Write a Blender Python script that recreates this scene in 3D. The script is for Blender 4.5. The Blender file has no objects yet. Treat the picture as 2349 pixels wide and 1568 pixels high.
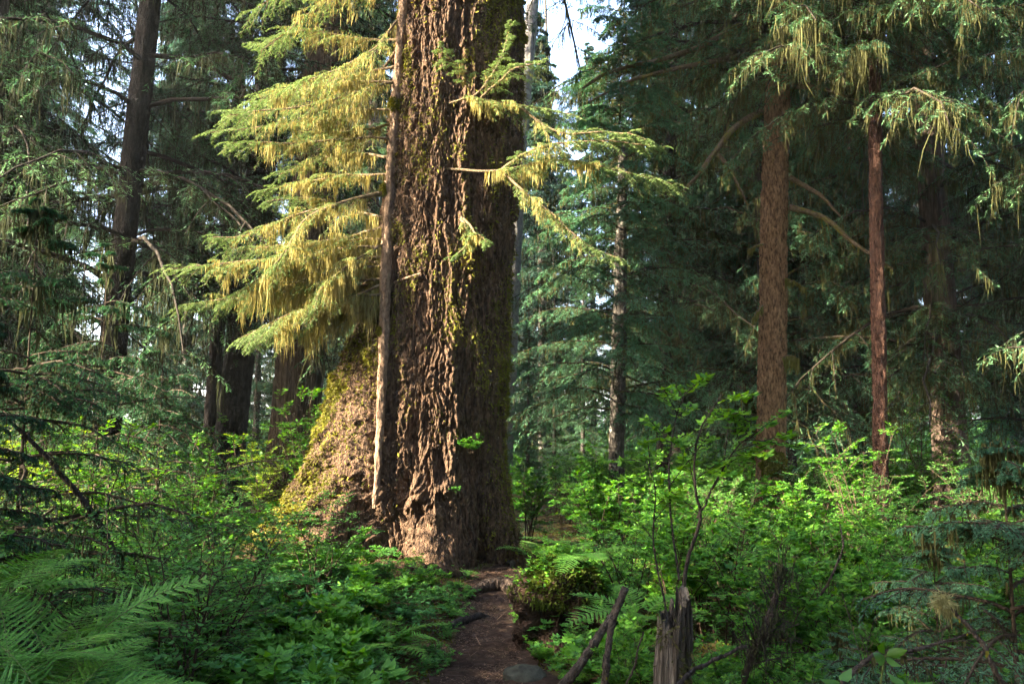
import bpy, math
import numpy as np
from mathutils import Vector, Matrix, Euler
PI = math.pi
def RNG(s): return np.random.default_rng(s)
sc = bpy.context.scene
C = sc.collection

# ------------------------------------------------------------------ camera geometry
FPX, CX, CY, HZ, CAMZ = 1827.0, 1174.5, 784.0, 985.0, 1.75
PITCH = math.atan((HZ - CY) / FPX)
def P(px, py, y):
    u = (px - CX) / FPX; v = (CY - py) / FPX
    d = np.array([u, math.cos(PITCH) - v * math.sin(PITCH), math.sin(PITCH) + v * math.cos(PITCH)])
    return np.array([0, 0, CAMZ]) + d * (y / d[1])
def PP(pts):
    return np.array([P(*p) for p in pts])

# ------------------------------------------------------------------ noise
def _hash(ix, iy, iz):
    h = (ix.astype(np.int64) * 374761393 + iy.astype(np.int64) * 668265263 + iz.astype(np.int64) * 2147483647) & 0xffffffff
    h = ((h ^ (h >> 13)) * 1274126177) & 0xffffffff
    h = ((h ^ (h >> 16)) * 2246822519) & 0xffffffff
    return ((h ^ (h >> 15)) & 0xffff) / 32767.5 - 1.0
def vn(x, y, z=0.0):
    x, y, z = np.broadcast_arrays(np.asarray(x, float), np.asarray(y, float), np.asarray(z, float))
    ix, iy, iz = np.floor(x), np.floor(y), np.floor(z)
    fx, fy, fz = x - ix, y - iy, z - iz
    fx = fx * fx * (3 - 2 * fx); fy = fy * fy * (3 - 2 * fy); fz = fz * fz * (3 - 2 * fz)
    r = 0
    for dx in (0, 1):
        for dy in (0, 1):
            for dz in (0, 1):
                w = (fx if dx else 1 - fx) * (fy if dy else 1 - fy) * (fz if dz else 1 - fz)
                r = r + w * _hash(ix + dx, iy + dy, iz + dz)
    return r
def fbm(x, y, z=0.0, o=3):
    r, a, f = 0, 1.0, 1.0
    for i in range(o):
        r = r + a * vn(x * f + 17 * i, y * f + 5 * i, z * f if np.ndim(z) else z * f)
        a *= .5; f *= 2.03
    return r

def cells(u, v):
    """2-D cells: distance to the border between the two nearest seeds, and a random number per cell"""
    iu, iv = np.floor(u), np.floor(v); f1 = np.full(u.shape, 9.); f2 = np.full(u.shape, 9.); cid = np.zeros(u.shape)
    for a in (-1, 0, 1):
        for b in (-1, 0, 1):
            cu, cv = iu + a, iv + b; h = _hash(cu, cv, cu * 0 + 5); h2 = _hash(cu, cv, cu * 0 + 11)
            d = np.hypot(cu + .5 + .45 * h - u, cv + .5 + .45 * h2 - v)
            n1 = d < f1
            f2 = np.where(n1, f1, np.minimum(f2, d)); cid = np.where(n1, _hash(cu, cv, cu * 0 + 23), cid); f1 = np.where(n1, d, f1)
    return f2 - f1, cid
# ------------------------------------------------------------------ mesh helpers
def nrm(a):
    return a / np.maximum(np.linalg.norm(a, axis=-1, keepdims=True), 1e-9)
class G:
    """collects quads with a material index and a value per vertex"""
    def __init__(s): s.V = []; s.F = []; s.M = []; s.A = []; s.n = 0
    def add(s, V, Fc, mat=0, val=0.5):
        V = np.asarray(V, float).reshape(-1, 3); Fc = np.asarray(Fc, np.int64).reshape(-1, 4)
        s.V.append(V); s.F.append(Fc + s.n); s.M.append(np.full(len(Fc), mat, np.int32))
        s.A.append(np.broadcast_to(np.asarray(val, float), (len(V),)) if np.ndim(val) == 0 else np.asarray(val, float).reshape(-1))
        s.n += len(V)
    def mesh(s, name, mats, smooth=False):
        V = np.concatenate(s.V).astype(np.float32); Fc = np.concatenate(s.F).astype(np.int32)
        M = np.concatenate(s.M); A = np.concatenate(s.A).astype(np.float32)
        me = bpy.data.meshes.new(name)
        me.vertices.add(len(V)); me.vertices.foreach_set('co', V.ravel())
        me.loops.add(Fc.size); me.loops.foreach_set('vertex_index', Fc.ravel())
        me.polygons.add(len(Fc)); me.polygons.foreach_set('loop_start', np.arange(len(Fc), dtype=np.int32) * 4)
        me.polygons.foreach_set('material_index', M)
        if smooth: me.polygons.foreach_set('use_smooth', np.ones(len(Fc), bool))
        at = me.attributes.new('v', 'FLOAT', 'POINT'); at.data.foreach_set('value', A)
        for m in mats: me.materials.append(m)
        me.update(calc_edges=True)
        return me
    def obj(s, name, mats, parent=None, smooth=False):
        return link(name, s.mesh(name, mats, smooth), parent)
def link(name, me, parent=None):
    o = bpy.data.objects.new(name, me); C.objects.link(o)
    if parent is not None: o.parent = parent
    return o
def tag(o, label, cat, group=None, kind=None):
    if label: o['label'] = label
    if cat: o['category'] = cat
    if group: o['group'] = group
    if kind: o['kind'] = kind
    return o
def thing(name, label, cat, loc=(0, 0, 0), rz=0, group=None):
    o = bpy.data.objects.new(name, None); C.objects.link(o); o.empty_display_size = .1
    o.location = [float(a) for a in loc]; o.rotation_euler = (0, 0, rz)
    return tag(o, label, cat, group)
def copy_thing(src, label, group=None):
    r = src.copy(); C.objects.link(r)
    for ch in src.children:
        c = ch.copy(); C.objects.link(c); c.parent = r
    r['label'] = label
    if group: r['group'] = group
    elif 'group' in r.keys(): del r['group']
    return r

def diamonds(g, B, D, S, L, W, mat=0, val=0.5, k=.45):
    n = len(B); L = np.broadcast_to(L, (n,))[:, None]; W = np.broadcast_to(W, (n,))[:, None]
    V = np.stack([B, B + D * L * k + S * W * .5, B + D * L, B + D * L * k - S * W * .5], 1)
    g.add(V, np.arange(n * 4).reshape(n, 4), mat, np.repeat(np.broadcast_to(val, (n,)), 4))
def leaf7(g, B, D, S, L, W, mat=0, val=0.5, fold=.18, curl=.12):
    n = len(B); L = np.broadcast_to(L, (n,))[:, None]; W = np.broadcast_to(W, (n,))[:, None]
    N = np.cross(D, S)
    m = B + D * L * .5 - N * 0
    up = N * W * fold
    V = np.stack([B, B + D * L * .24 + S * W * .42 + up, B + D * L * .6 + S * W * .4 + up, B + D * L - N * L * curl,
                  B + D * L * .6 - S * W * .4 + up, B + D * L * .24 - S * W * .42 + up, m], 1)
    q = np.array([[0, 1, 2, 6], [6, 2, 3, 4], [0, 6, 4, 5]])
    Fc = (np.arange(n) * 7)[:, None, None] + q[None]
    g.add(V, Fc, mat, np.repeat(np.broadcast_to(val, (n,)), 7))
def tubes(g, Pl, Rd, n=5, mat=0, val=0.5):
    Pl = np.asarray(Pl, float)
    if Pl.ndim == 2: Pl = Pl[None]
    B, K, _ = Pl.shape
    Rd = np.broadcast_to(Rd, (B, K))
    T = nrm(np.gradient(Pl, axis=1))
    ref = np.where(np.abs(T[..., 2:3]) > .9, np.array([1., 0, 0]), np.array([0, 0, 1.]))
    ref = np.broadcast_to(ref[:, K // 2:K // 2 + 1], T.shape)
    S = nrm(np.cross(T, ref)); U = np.cross(S, T)
    a = np.arange(n) * 2 * PI / n
    V = Pl[:, :, None] + Rd[:, :, None, None] * (S[:, :, None] * np.cos(a)[None, None, :, None] + U[:, :, None] * np.sin(a)[None, None, :, None])
    idx = np.arange(B * K * n).reshape(B, K, n)
    a0 = idx[:, :-1]; a1 = np.roll(a0, -1, 2); b0 = idx[:, 1:]; b1 = np.roll(b0, -1, 2)
    g.add(V, np.stack([a0, a1, b1, b0], -1), mat, val)
def at(Pl, s):
    B, K, _ = Pl.shape
    f = np.clip(s, 0, .9999) * (K - 1); i = f.astype(int); t = (f - i)[..., None]
    b = np.arange(B)[:, None]
    p0, p1 = Pl[b, i], Pl[b, i + 1]
    return p0 + (p1 - p0) * t, nrm(p1 - p0)
UP = np.array([0, 0, 1.])
def grow(r, Pl, n, s0, s1, ang, length, droop, K, zj=.12, taper=.6, spin=0.0):
    B = len(Pl)
    s = s0 + (s1 - s0) * ((np.arange(n)[None] + r.random((B, n))) / n)
    pos, tan = at(Pl, s)
    side = nrm(np.cross(tan, UP) + r.normal(0, .05, tan.shape))
    if spin:
        a = r.normal(0, spin, (B, n))[..., None]; nn = np.cross(side, tan); side = side * np.cos(a) + nn * np.sin(a)
    sg = np.where((np.arange(n)[None] + r.integers(0, 2, (B, 1))) % 2, 1., -1.)[..., None]
    a = (ang + r.normal(0, .15, (B, n)))[..., None]
    d = tan * np.cos(a) + side * sg * np.sin(a)
    d[..., 2] += r.normal(0, zj, (B, n)); d = nrm(d)
    L = np.broadcast_to(np.asarray(length, float).reshape(-1, 1), (B, n)) * (1 - taper * s) * r.uniform(.55, 1.15, (B, n))
    t = np.linspace(0, 1, K)
    poly = pos[:, :, None] + d[:, :, None] * L[..., None, None] * t[None, None, :, None]
    poly[..., 2] -= (droop * L * r.uniform(.5, 1.5, L.shape))[..., None] * t ** 2
    return poly.reshape(B * n, K, 3), L.ravel()
def needles(g, r, Pl, n, L, W, mat, ang=.85, zj=.25, base=None, var=.3, s0=0.0):
    B = len(Pl)
    s = s0 + (1 - s0) * (np.arange(n)[None] + r.random((B, n))) / n
    pos, tan = at(Pl, s)
    side = nrm(np.cross(tan, UP) + r.normal(0, .08, tan.shape))
    sg = np.where(np.arange(n)[None] % 2, 1., -1.)[..., None]
    a = (ang + r.normal(0, .2, (B, n)))[..., None]
    d = tan * np.cos(a) + side * sg * np.sin(a); d[..., 2] += r.normal(0, zj, (B, n)); d = nrm(d)
    S = nrm(np.cross(d, UP + r.normal(0, .45, d.shape)))
    bv = (r.random(B) if base is None else base)[:, None]
    val = np.clip(bv * .6 + .2 + r.normal(0, var * .5, (B, n)), 0, 1)
    f = r.uniform(.7, 1.2, (B, n))
    diamonds(g, pos.reshape(-1, 3), d.reshape(-1, 3), S.reshape(-1, 3), (L * f).ravel(), W, mat, val.ravel())
def moss(g, r, Pl, n, L, W, mat, s0=0., s1=1., clump=7.0, swell=2.2):
    B = len(Pl)
    s = s0 + (s1 - s0) * r.random((B, n))
    pos, tan = at(Pl, s)
    c = fbm(pos[..., 0] * clump, pos[..., 1] * clump, pos[..., 2] * clump * .5, 2)
    ln = (L * np.clip(.38 + c * 1.25, .06, swell) * r.uniform(.4, 1.3, (B, n))).ravel()
    N = B * n
    p = pos.reshape(-1, 3) + np.column_stack([r.normal(0, .012, (N, 2)), r.uniform(-.005, .01, N)])
    az = r.uniform(0, PI, N); wv = np.column_stack([np.cos(az), np.sin(az), np.zeros(N)])
    w = W * r.uniform(.5, 1.5, N)[:, None]
    lv = np.array([0, .3, .65, 1.]); wd = np.array([.7, 1.0, .65, .08])
    dr = r.normal(0, .10, (N, 2)); 
    rows = []
    for l, q in zip(lv, wd):
        c0 = p.copy(); c0[:, 2] -= ln * l; c0[:, :2] += dr * (ln * l ** 1.3)[:, None] + r.normal(0, .04, (N, 2)) * (ln * l)[:, None]
        rows += [c0 + wv * w * q * .5, c0 - wv * w * q * .5]
    V = np.stack(rows, 1)
    q = np.array([[0, 1, 3, 2], [2, 3, 5, 4], [4, 5, 7, 6]])
    val = np.clip(.5 + c.ravel() * .35 + r.normal(0, .16, N), 0, 1)
    g.add(V, (np.arange(N) * 8)[:, None, None] + q[None], mat, np.repeat(val, 8))

# ------------------------------------------------------------------ materials
def newmat(name):
    m = bpy.data.materials.new(name); m.use_nodes = True
    nt = m.node_tree; nt.nodes.clear()
    return m, nt, nt.nodes, nt.links
def leafmat(name, c1, c2, c3=None, trans=.35, rough=.55, spec=.25, jitter=.25):
    """leaf colour runs from c1 to c2 with the value of each leaf; every plant shifts a little"""
    m, nt, N, L = newmat(name)
    out = N.new('ShaderNodeOutputMaterial')
    a = N.new('ShaderNodeAttribute'); a.attribute_name = 'v'
    oi = N.new('ShaderNodeObjectInfo')
    ad = N.new('ShaderNodeMath'); ad.operation = 'MULTIPLY_ADD'; ad.inputs[1].default_value = jitter; ad.inputs[2].default_value = -jitter / 2
    L.new(oi.outputs['Random'], ad.inputs[0])
    ad2 = N.new('ShaderNodeMath'); ad2.operation = 'ADD'; ad2.use_clamp = True
    L.new(a.outputs['Fac'], ad2.inputs[0]); L.new(ad.outputs[0], ad2.inputs[1])
    rp = N.new('ShaderNodeValToRGB'); e = rp.color_ramp.elements
    e[0].color = (*c1, 1); e[1].color = (*c2, 1); e[0].position = .1; e[1].position = .9
    if c3: k = e.new(.5); k.color = (*c3, 1)
    L.new(ad2.outputs[0], rp.inputs[0])
    p = N.new('ShaderNodeBsdfPrincipled'); p.inputs['Roughness'].default_value = rough
    p.inputs['Specular IOR Level'].default_value = spec
    L.new(rp.outputs[0], p.inputs['Base Color'])
    t = N.new('ShaderNodeBsdfTranslucent')
    hs = N.new('ShaderNodeHueSaturation'); hs.inputs['Saturation'].default_value = 1.15; hs.inputs['Value'].default_value = 1.25; hs.inputs['Hue'].default_value = .485
    L.new(rp.outputs[0], hs.inputs['Color']); L.new(hs.outputs[0], t.inputs['Color'])
    mx = N.new('ShaderNodeMixShader'); mx.inputs[0].default_value = trans
    L.new(p.outputs[0], mx.inputs[1]); L.new(t.outputs[0], mx.inputs[2]); L.new(mx.outputs[0], out.inputs[0])
    return m
def barkmat(name, c1, c2, cm=None, mossamt=0.0, sx=14., sz=2.5, bump=.02, rough=.9, lichen=0.0, grain=1.0):
    """bark: streaky two-tone wood; 'v' on the mesh adds moss"""
    m, nt, N, L = newmat(name)
    out = N.new('ShaderNodeOutputMaterial'); p = N.new('ShaderNodeBsdfPrincipled')
    p.inputs['Roughness'].default_value = rough; p.inputs['Specular IOR Level'].default_value = .15
    L.new(p.outputs[0], out.inputs[0])
    tc = N.new('ShaderNodeTexCoord'); mp = N.new('ShaderNodeMapping'); mp.inputs['Scale'].default_value = (sx, sx, sz)
    L.new(tc.outputs['Object'], mp.inputs[0])
    n1 = N.new('ShaderNodeTexNoise'); n1.inputs['Scale'].default_value = 1.0; n1.inputs['Detail'].default_value = 6; n1.inputs['Roughness'].default_value = .65
    L.new(mp.outputs[0], n1.inputs['Vector'])
    vo = N.new('ShaderNodeTexVoronoi'); vo.feature = 'DISTANCE_TO_EDGE'; vo.inputs['Scale'].default_value = 1.6
    mp2 = N.new('ShaderNodeMapping'); mp2.inputs['Scale'].default_value = (sx, sx, sz * 1.6)
    mxv = N.new('ShaderNodeMixRGB'); mxv.blend_type = 'LINEAR_LIGHT'; mxv.inputs[0].default_value = .35
    L.new(tc.outputs['Object'], mp2.inputs[0]); L.new(mp2.outputs[0], mxv.inputs[1]); L.new(n1.outputs['Color'], mxv.inputs[2]); L.new(mxv.outputs[0], vo.inputs['Vector'])
    rp = N.new('ShaderNodeValToRGB'); e = rp.color_ramp.elements
    e[0].position = .35; e[1].position = .68; e[0].color = (*c1, 1); e[1].color = (*c2, 1)
    L.new(n1.outputs['Fac'], rp.inputs[0])
    col = rp.outputs[0]
    if lichen:
        n3 = N.new('ShaderNodeTexNoise'); n3.inputs['Scale'].default_value = 9.; n3.inputs['Detail'].default_value = 5
        L.new(tc.outputs['Object'], n3.inputs['Vector'])
        r3 = N.new('ShaderNodeValToRGB'); r3.color_ramp.elements[0].position = .60 - lichen * .2; r3.color_ramp.elements[1].position = .68 - lichen * .2
        mm = N.new('ShaderNodeMixRGB'); mm.inputs[2].default_value = (.30, .29, .24, 1)
        L.new(n3.outputs['Fac'], r3.inputs[0]); L.new(r3.outputs[0], mm.inputs[0]); L.new(col, mm.inputs[1]); col = mm.outputs[0]
    if cm:
        n2 = N.new('ShaderNodeTexNoise'); n2.inputs['Scale'].default_value = 5.; n2.inputs['Detail'].default_value = 6; n2.inputs['Roughness'].default_value = .7
        L.new(tc.outputs['Object'], n2.inputs['Vector'])
        a = N.new('ShaderNodeAttribute'); a.attribute_name = 'v'
        s = N.new('ShaderNodeMath'); s.operation = 'MULTIPLY_ADD'; s.inputs[1].default_value = 1.; s.inputs[2].default_value = mossamt - .5
        L.new(n2.outputs['Fac'], s.inputs[0])
        s2 = N.new('ShaderNodeMath'); s2.operation = 'ADD'; L.new(s.outputs[0], s2.inputs[0]); L.new(a.outputs['Fac'], s2.inputs[1])
        r2 = N.new('ShaderNodeValToRGB'); r2.color_ramp.elements[0].position = .48; r2.color_ramp.elements[1].position = .62
        L.new(s2.outputs[0], r2.inputs[0])
        cmn = N.new('ShaderNodeMixRGB'); cmn.inputs[1].default_value = (*[c * .55 for c in cm], 1); cmn.inputs[2].default_value = (*cm, 1)
        L.new(n1.outputs['Fac'], cmn.inputs[0])
        mm = N.new('ShaderNodeMixRGB'); L.new(r2.outputs[0], mm.inputs[0]); L.new(col, mm.inputs[1]); L.new(cmn.outputs[0], mm.inputs[2]); col = mm.outputs[0]
    L.new(col, p.inputs['Base Color'])
    # relief: plates split by cracks, plus grain
    cr = N.new('ShaderNodeMath'); cr.operation = 'MINIMUM'; cr.inputs[1].default_value = .25; L.new(vo.outputs['Distance'], cr.inputs[0])
    hm = N.new('ShaderNodeMath'); hm.operation = 'MULTIPLY_ADD'; hm.inputs[1].default_value = 2.4; L.new(cr.outputs[0], hm.inputs[0]); L.new(n1.outputs['Fac'], hm.inputs[2])
    b = N.new('ShaderNodeBump'); b.inputs['Strength'].default_value = 1.0 * grain; b.inputs['Distance'].default_value = bump
    L.new(hm.outputs[0], b.inputs['Height']); L.new(b.outputs[0], p.inputs['Normal'])
    return m
def soilmat(name, cols, scale=6., bump=.02):
    m, nt, N, L = newmat(name)
    out = N.new('ShaderNodeOutputMaterial'); p = N.new('ShaderNodeBsdfPrincipled'); p.inputs['Roughness'].default_value = .95; p.inputs['Specular IOR Level'].default_value = .1
    L.new(p.outputs[0], out.inputs[0])
    tc = N.new('ShaderNodeTexCoord')
    n = N.new('ShaderNodeTexNoise'); n.inputs['Scale'].default_value = scale; n.inputs['Detail'].default_value = 9; n.inputs['Roughness'].default_value = .72
    L.new(tc.outputs['Object'], n.inputs['Vector'])
    rp = N.new('ShaderNodeValToRGB'); e = rp.color_ramp.elements
    e[0].position = .33; e[0].color = (*cols[0], 1); e[1].position = .7; e[1].color = (*cols[-1], 1)
    for i, c in enumerate(cols[1:-1]): k = e.new(.33 + .37 * (i + 1) / (len(cols) - 1)); k.color = (*c, 1)
    L.new(n.outputs['Fac'], rp.inputs[0]); L.new(rp.outputs[0], p.inputs['Base Color'])
    b = N.new('ShaderNodeBump'); b.inputs['Distance'].default_value = bump; L.new(n.outputs['Fac'], b.inputs['Height']); L.new(b.outputs[0], p.inputs['Normal'])
    return m

M_BARK_GIANT = barkmat('giant_bark', (.026, .016, .010), (.165, .10, .060), (.12, .115, .02), .08, 22, 5, .03)
M_BARK_HEM = barkmat('hemlock_bark', (.09, .055, .035), (.26, .175, .115), (.17, .15, .03), .06, 26, 14, .008)
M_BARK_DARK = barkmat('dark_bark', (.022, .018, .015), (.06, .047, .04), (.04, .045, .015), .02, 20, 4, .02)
M_BARK_SILHOUETTE = barkmat('silhouette_bark', (.012, .010, .009), (.034, .028, .024), (.03, .034, .012), .0, 20, 4, .02)  # darkened copy of the dark bark; keeps a sunlit trunk in silhouette
M_BARK_CEDAR = barkmat('cedar_bark', (.05, .035, .026), (.16, .115, .085), (.06, .06, .02), .0, 22, 1.2, .03)
M_BARK_RUST = barkmat('rust_bark', (.06, .03, .015), (.44, .25, .13), (.10, .09, .02), .05, 30, 9, .02)
M_BARK_RED = barkmat('red_bark', (.032, .016, .011), (.14, .072, .05), (.07, .06, .02), -.03, 28, 8, .02)
M_BARK_GREY = barkmat('grey_bark', (.04, .034, .028), (.12, .105, .09), (.06, .07, .022), .0, 22, 8, .014, lichen=.06)
M_BARK_PALE = barkmat('pale_bark', (.16, .145, .13), (.3, .28, .26), (.1, .1, .04), -.1, 18, 8, .012, lichen=.3)
M_LIMB = barkmat('mossy_limb', (.03, .024, .018), (.07, .055, .04), (.085, .088, .02), .25, 20, 20, .012)
M_LIMB_DARK = barkmat('dark_limb', (.022, .018, .014), (.05, .04, .03), (.05, .055, .018), .15, 20, 20, .01)
M_LIMB_GOLD = barkmat('gold_limb', (.09, .06, .035), (.2, .15, .09), (.21, .19, .03), .12, 24, 24, .01)
M_TWIG = barkmat('twig', (.035, .026, .018), (.08, .06, .04), (.06, .075, .02), .12, 40, 20, .004)
M_NEEDLE = leafmat('needle_teal', (.034, .10, .06), (.11, .25, .12), trans=.25, spec=.3)
M_NEEDLE_MID = leafmat('needle_dark', (.036, .094, .05), (.115, .23, .095), trans=.25, spec=.3)
M_NEEDLE_HAZY = leafmat('needle_hazy', (.035, .08, .06), (.075, .15, .105), trans=.3, spec=.2)  # bluish tint paints distance haze into the needle colour
M_NEEDLE_HERO = leafmat('needle_hero', (.06, .11, .035), (.19, .27, .095), trans=.35, spec=.3)
M_NEEDLE_YOUNG = leafmat('needle_young', (.018, .06, .028), (.06, .17, .06), (.028, .085, .04), trans=.3)
M_MOSS_HERO = leafmat('moss_gold', (.10, .09, .03), (.34, .30, .115), (.21, .185, .06), trans=.42, spec=.05, rough=.9)
M_MOSS_MID = leafmat('moss_olive', (.042, .044, .018), (.105, .105, .042), trans=.35, spec=.05, rough=.9)
M_MOSS_OLIVE = leafmat('moss_limb', (.07, .07, .016), (.17, .165, .045), trans=.35, spec=.05, rough=.9)
M_MOSS_DARK = leafmat('moss_dark', (.02, .025, .015), (.055, .062, .032), trans=.3, spec=.05, rough=.9)
M_MOSS_TRUNK = leafmat('moss_trunk', (.075, .08, .012), (.2, .19, .03), trans=.2, spec=.05, rough=.9)
M_MOSS_GREEN = leafmat('moss_green', (.035, .055, .010), (.10, .135, .025), trans=.2, spec=.05, rough=.9)
M_LEAF_A = leafmat('leaf_salmonberry', (.03, .125, .012), (.16, .34, .035), (.065, .21, .02), trans=.42, spec=.35)
M_LEAF_F = leafmat('leaf_fresh', (.045, .16, .02), (.15, .36, .05), trans=.42, spec=.35)
M_LEAF_B = leafmat('leaf_huckleberry', (.03, .13, .028), (.12, .30, .05), trans=.4, spec=.35)
M_LEAF_C = leafmat('leaf_teal', (.028, .14, .034), (.11, .30, .075), trans=.35, spec=.45, rough=.45)
M_LEAF_D = leafmat('leaf_yellow', (.1, .2, .02), (.24, .36, .04), trans=.5, spec=.3)
M_LEAF_E = leafmat('leaf_bright', (.06, .17, .02), (.13, .28, .03), trans=.4, spec=.4, rough=.4)
M_FERN = leafmat('fern', (.055, .19, .022), (.14, .34, .055), trans=.35, spec=.3)
M_GROUND_LEAF = leafmat('leaf_ground', (.025, .09, .018), (.1, .24, .035), trans=.35, spec=.3)
M_STEM = barkmat('shrub_stem', (.03, .02, .014), (.08, .055, .035), (.09, .1, .02), .0, 60, 20, .003)
M_STEM_GREEN = leafmat('stem_green', (.05, .09, .02), (.14, .17, .05), trans=.0)
M_SOIL = soilmat('forest_floor', [(.022, .013, .008), (.05, .032, .016), (.085, .07, .02), (.06, .085, .02)], 5)
M_PATH = soilmat('trail_soil', [(.012, .008, .006), (.034, .021, .015), (.07, .047, .035)], 14, .02)
M_ROCK = soilmat('wet_rock', [(.022, .022, .018), (.05, .052, .04), (.085, .082, .066)], 9, .02)
M_LITTER = leafmat('litter', (.05, .026, .016), (.22, .14, .09), trans=0)
M_ROT = barkmat('rotten_wood', (.012, .008, .006), (.07, .04, .026), None, 0, 14, 9, .03)
M_SNAG = barkmat('snag_wood', (.035, .028, .022), (.25, .215, .18), (.1, .1, .025), -.06, 34, 1.6, .02)
M_STICK = barkmat('stick_bark', (.03, .023, .018), (.10, .08, .062), (.11, .11, .025), .04, 30, 12, .01)
M_WHITE = leafmat('flower_white', (.6, .6, .56), (.8, .8, .75), trans=.3)

# ------------------------------------------------------------------ terrain
PATH_C = np.array([[2., -.05], [4., -.06], [5.5, -.10], [6.9, -.2], [8.1, -.2], [9.6, -.10], [10.6, .16], [11.6, .7], [13, 1.5]])
PATH_W = np.array([[2., .55], [5.5, .5], [6.2, .36], [6.9, .29], [8.1, .34], [9.6, .36], [10.6, .3], [11.6, .25], [13, .1]])
def path_x(y): return np.interp(y, PATH_C[:, 0], PATH_C[:, 1])
def path_w(y): return np.interp(y, PATH_W[:, 0], PATH_W[:, 1])
def H(x, y):
    x = np.asarray(x, float); y = np.asarray(y, float)
    far = np.clip(np.hypot(x, y - 8) / 30, 0, 1)
    h = .10 * vn(x * .35, y * .35, 3.3) + .05 * vn(x * 1.1, y * 1.1, 7.1) + .018 * vn(x * 4, y * 4, 1.7)
    h = h + .42 * np.exp(-((x + 3.3) / 1.3) ** 2 - ((y - 11.2) / 1.9) ** 2)
    h = h + .20 * np.exp(-((x + 1.5) / 1.0) ** 2 - ((y - 8.6) / 1.5) ** 2)
    h = h + .16 * np.exp(-((x - 1.1) / .7) ** 2 - ((y - 8.3) / 1.6) ** 2)
    h = h + .42 * np.exp(-((x + 1.9) / .8) ** 2 - ((y - 2.4) / 1.2) ** 2)
    d = np.abs(x - path_x(y)) / (path_w(y) + .25)
    w = np.exp(-d ** 2) * (y < 12.6)
    h = h * (1 - w) + w * (-.03 + .012 * vn(x * 6, y * 6, 2.2) + .06 * np.clip((y - 8.3) / 2., 0, 1))
    return h * (1 - .5 * far)
def sheet(name, xs, ys, hf, mat, val=None):
    X, Y = np.meshgrid(xs, ys, indexing='ij'); Z = hf(X, Y)
    idx = np.arange(X.size).reshape(X.shape)
    g = G(); g.add(np.stack([X, Y, Z], -1), np.stack([idx[:-1, :-1], idx[1:, :-1], idx[1:, 1:], idx[:-1, 1:]], -1), 0, .5)
    return g.obj(name, [mat], smooth=True)
ax = np.concatenate([-np.geomspace(600, 9.2, 30), np.linspace(-9, 9, 240), np.geomspace(9.2, 600, 30)])
ay = np.concatenate([-np.geomspace(200, 1, 16), np.linspace(0, 17, 230), np.geomspace(17.5, 900, 30)])
tag(sheet('ground', ax, ay, H, M_SOIL), None, None, kind='structure')
def path_mesh():
    ys = np.linspace(2.5, 12.8, 260); t = np.linspace(-1, 1, 36)
    Y = ys[:, None] + 0 * t; e = path_w(ys)[:, None] * (1 + .25 * vn(ys[:, None] * 3, np.sign(t)[None] * 4, .5))
    X = path_x(ys)[:, None] + t[None] * e
    Z = H(X, Y) + .006 + .022 * np.maximum(0, vn(X * 7, Y * 7, 5.)) + .012 * np.maximum(0, vn(X * 17, Y * 17, 5.)) - .004 * (np.abs(t)[None] > .97)
    idx = np.arange(X.size).reshape(X.shape)
    g = G(); g.add(np.stack([X, Y, Z], -1), np.stack([idx[:-1, :-1], idx[:-1, 1:], idx[1:, 1:], idx[1:, :-1]], -1), 0, .5)
    return g.obj('path', [M_PATH], smooth=True)
tag(path_mesh(), None, None, kind='structure')

# ------------------------------------------------------------------ the giant spruce
GX, GY = -.86, 11.0
ZT = np.array([-.3, 0.0, .52, 1.06, 1.66, 2.26, 2.86, 3.47, 4.07, 5.27, 7.68, 12, 30.])
RL = np.array([2.75, 2.65, 2.42, 2.02, 1.70, 1.50, 1.34, 1.20, 1.09, .92, .78, .70, .35])
RRt = np.array([.98, .94, .86, .79, .76, .79, .82, .83, .86, .96, 1.03, .9, .4])
def giant_r(th, z):
    cl = np.clip(np.interp(z, ZT, RL), 0, 9); cr = np.interp(z, ZT, RRt)
    front = .92 + .25 * np.exp(-np.maximum(z, 0) / .8)
    c = np.cos(th); s = np.sin(th)
    base = np.where(z < 8, np.minimum(front, 1.1), cr)
    wl = np.clip(-c, 0, 1) ** 2.4; wr = np.clip(c, 0, 1) ** 2
    # slightly squeezed on the left above the flare, so the two sides blend
    r = base + (cl - base) * wl + (cr - base) * wr
    def but(t0, amp, w, hz):
        d = (th - t0 + PI) % (2 * PI) - PI
        return amp * np.exp(-(d / w) ** 2) * np.exp(-np.maximum(z, 0) / hz)
    r = r + but(-PI / 2 - .08, .58, .28, .5) + but(-2.5, .5, .16, .8) - but(-2.72, .35, .10, .7) + but(-2.95, .25, .10, .9) + but(-.5, .45, .18, .5) - but(-.92, .42, .17, .55) - but(-2.05, .22, .16, .9)
    r = r + but(1.2, .7, .3, .6) + but(2.3, .7, .3, .7)
    return r
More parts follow.
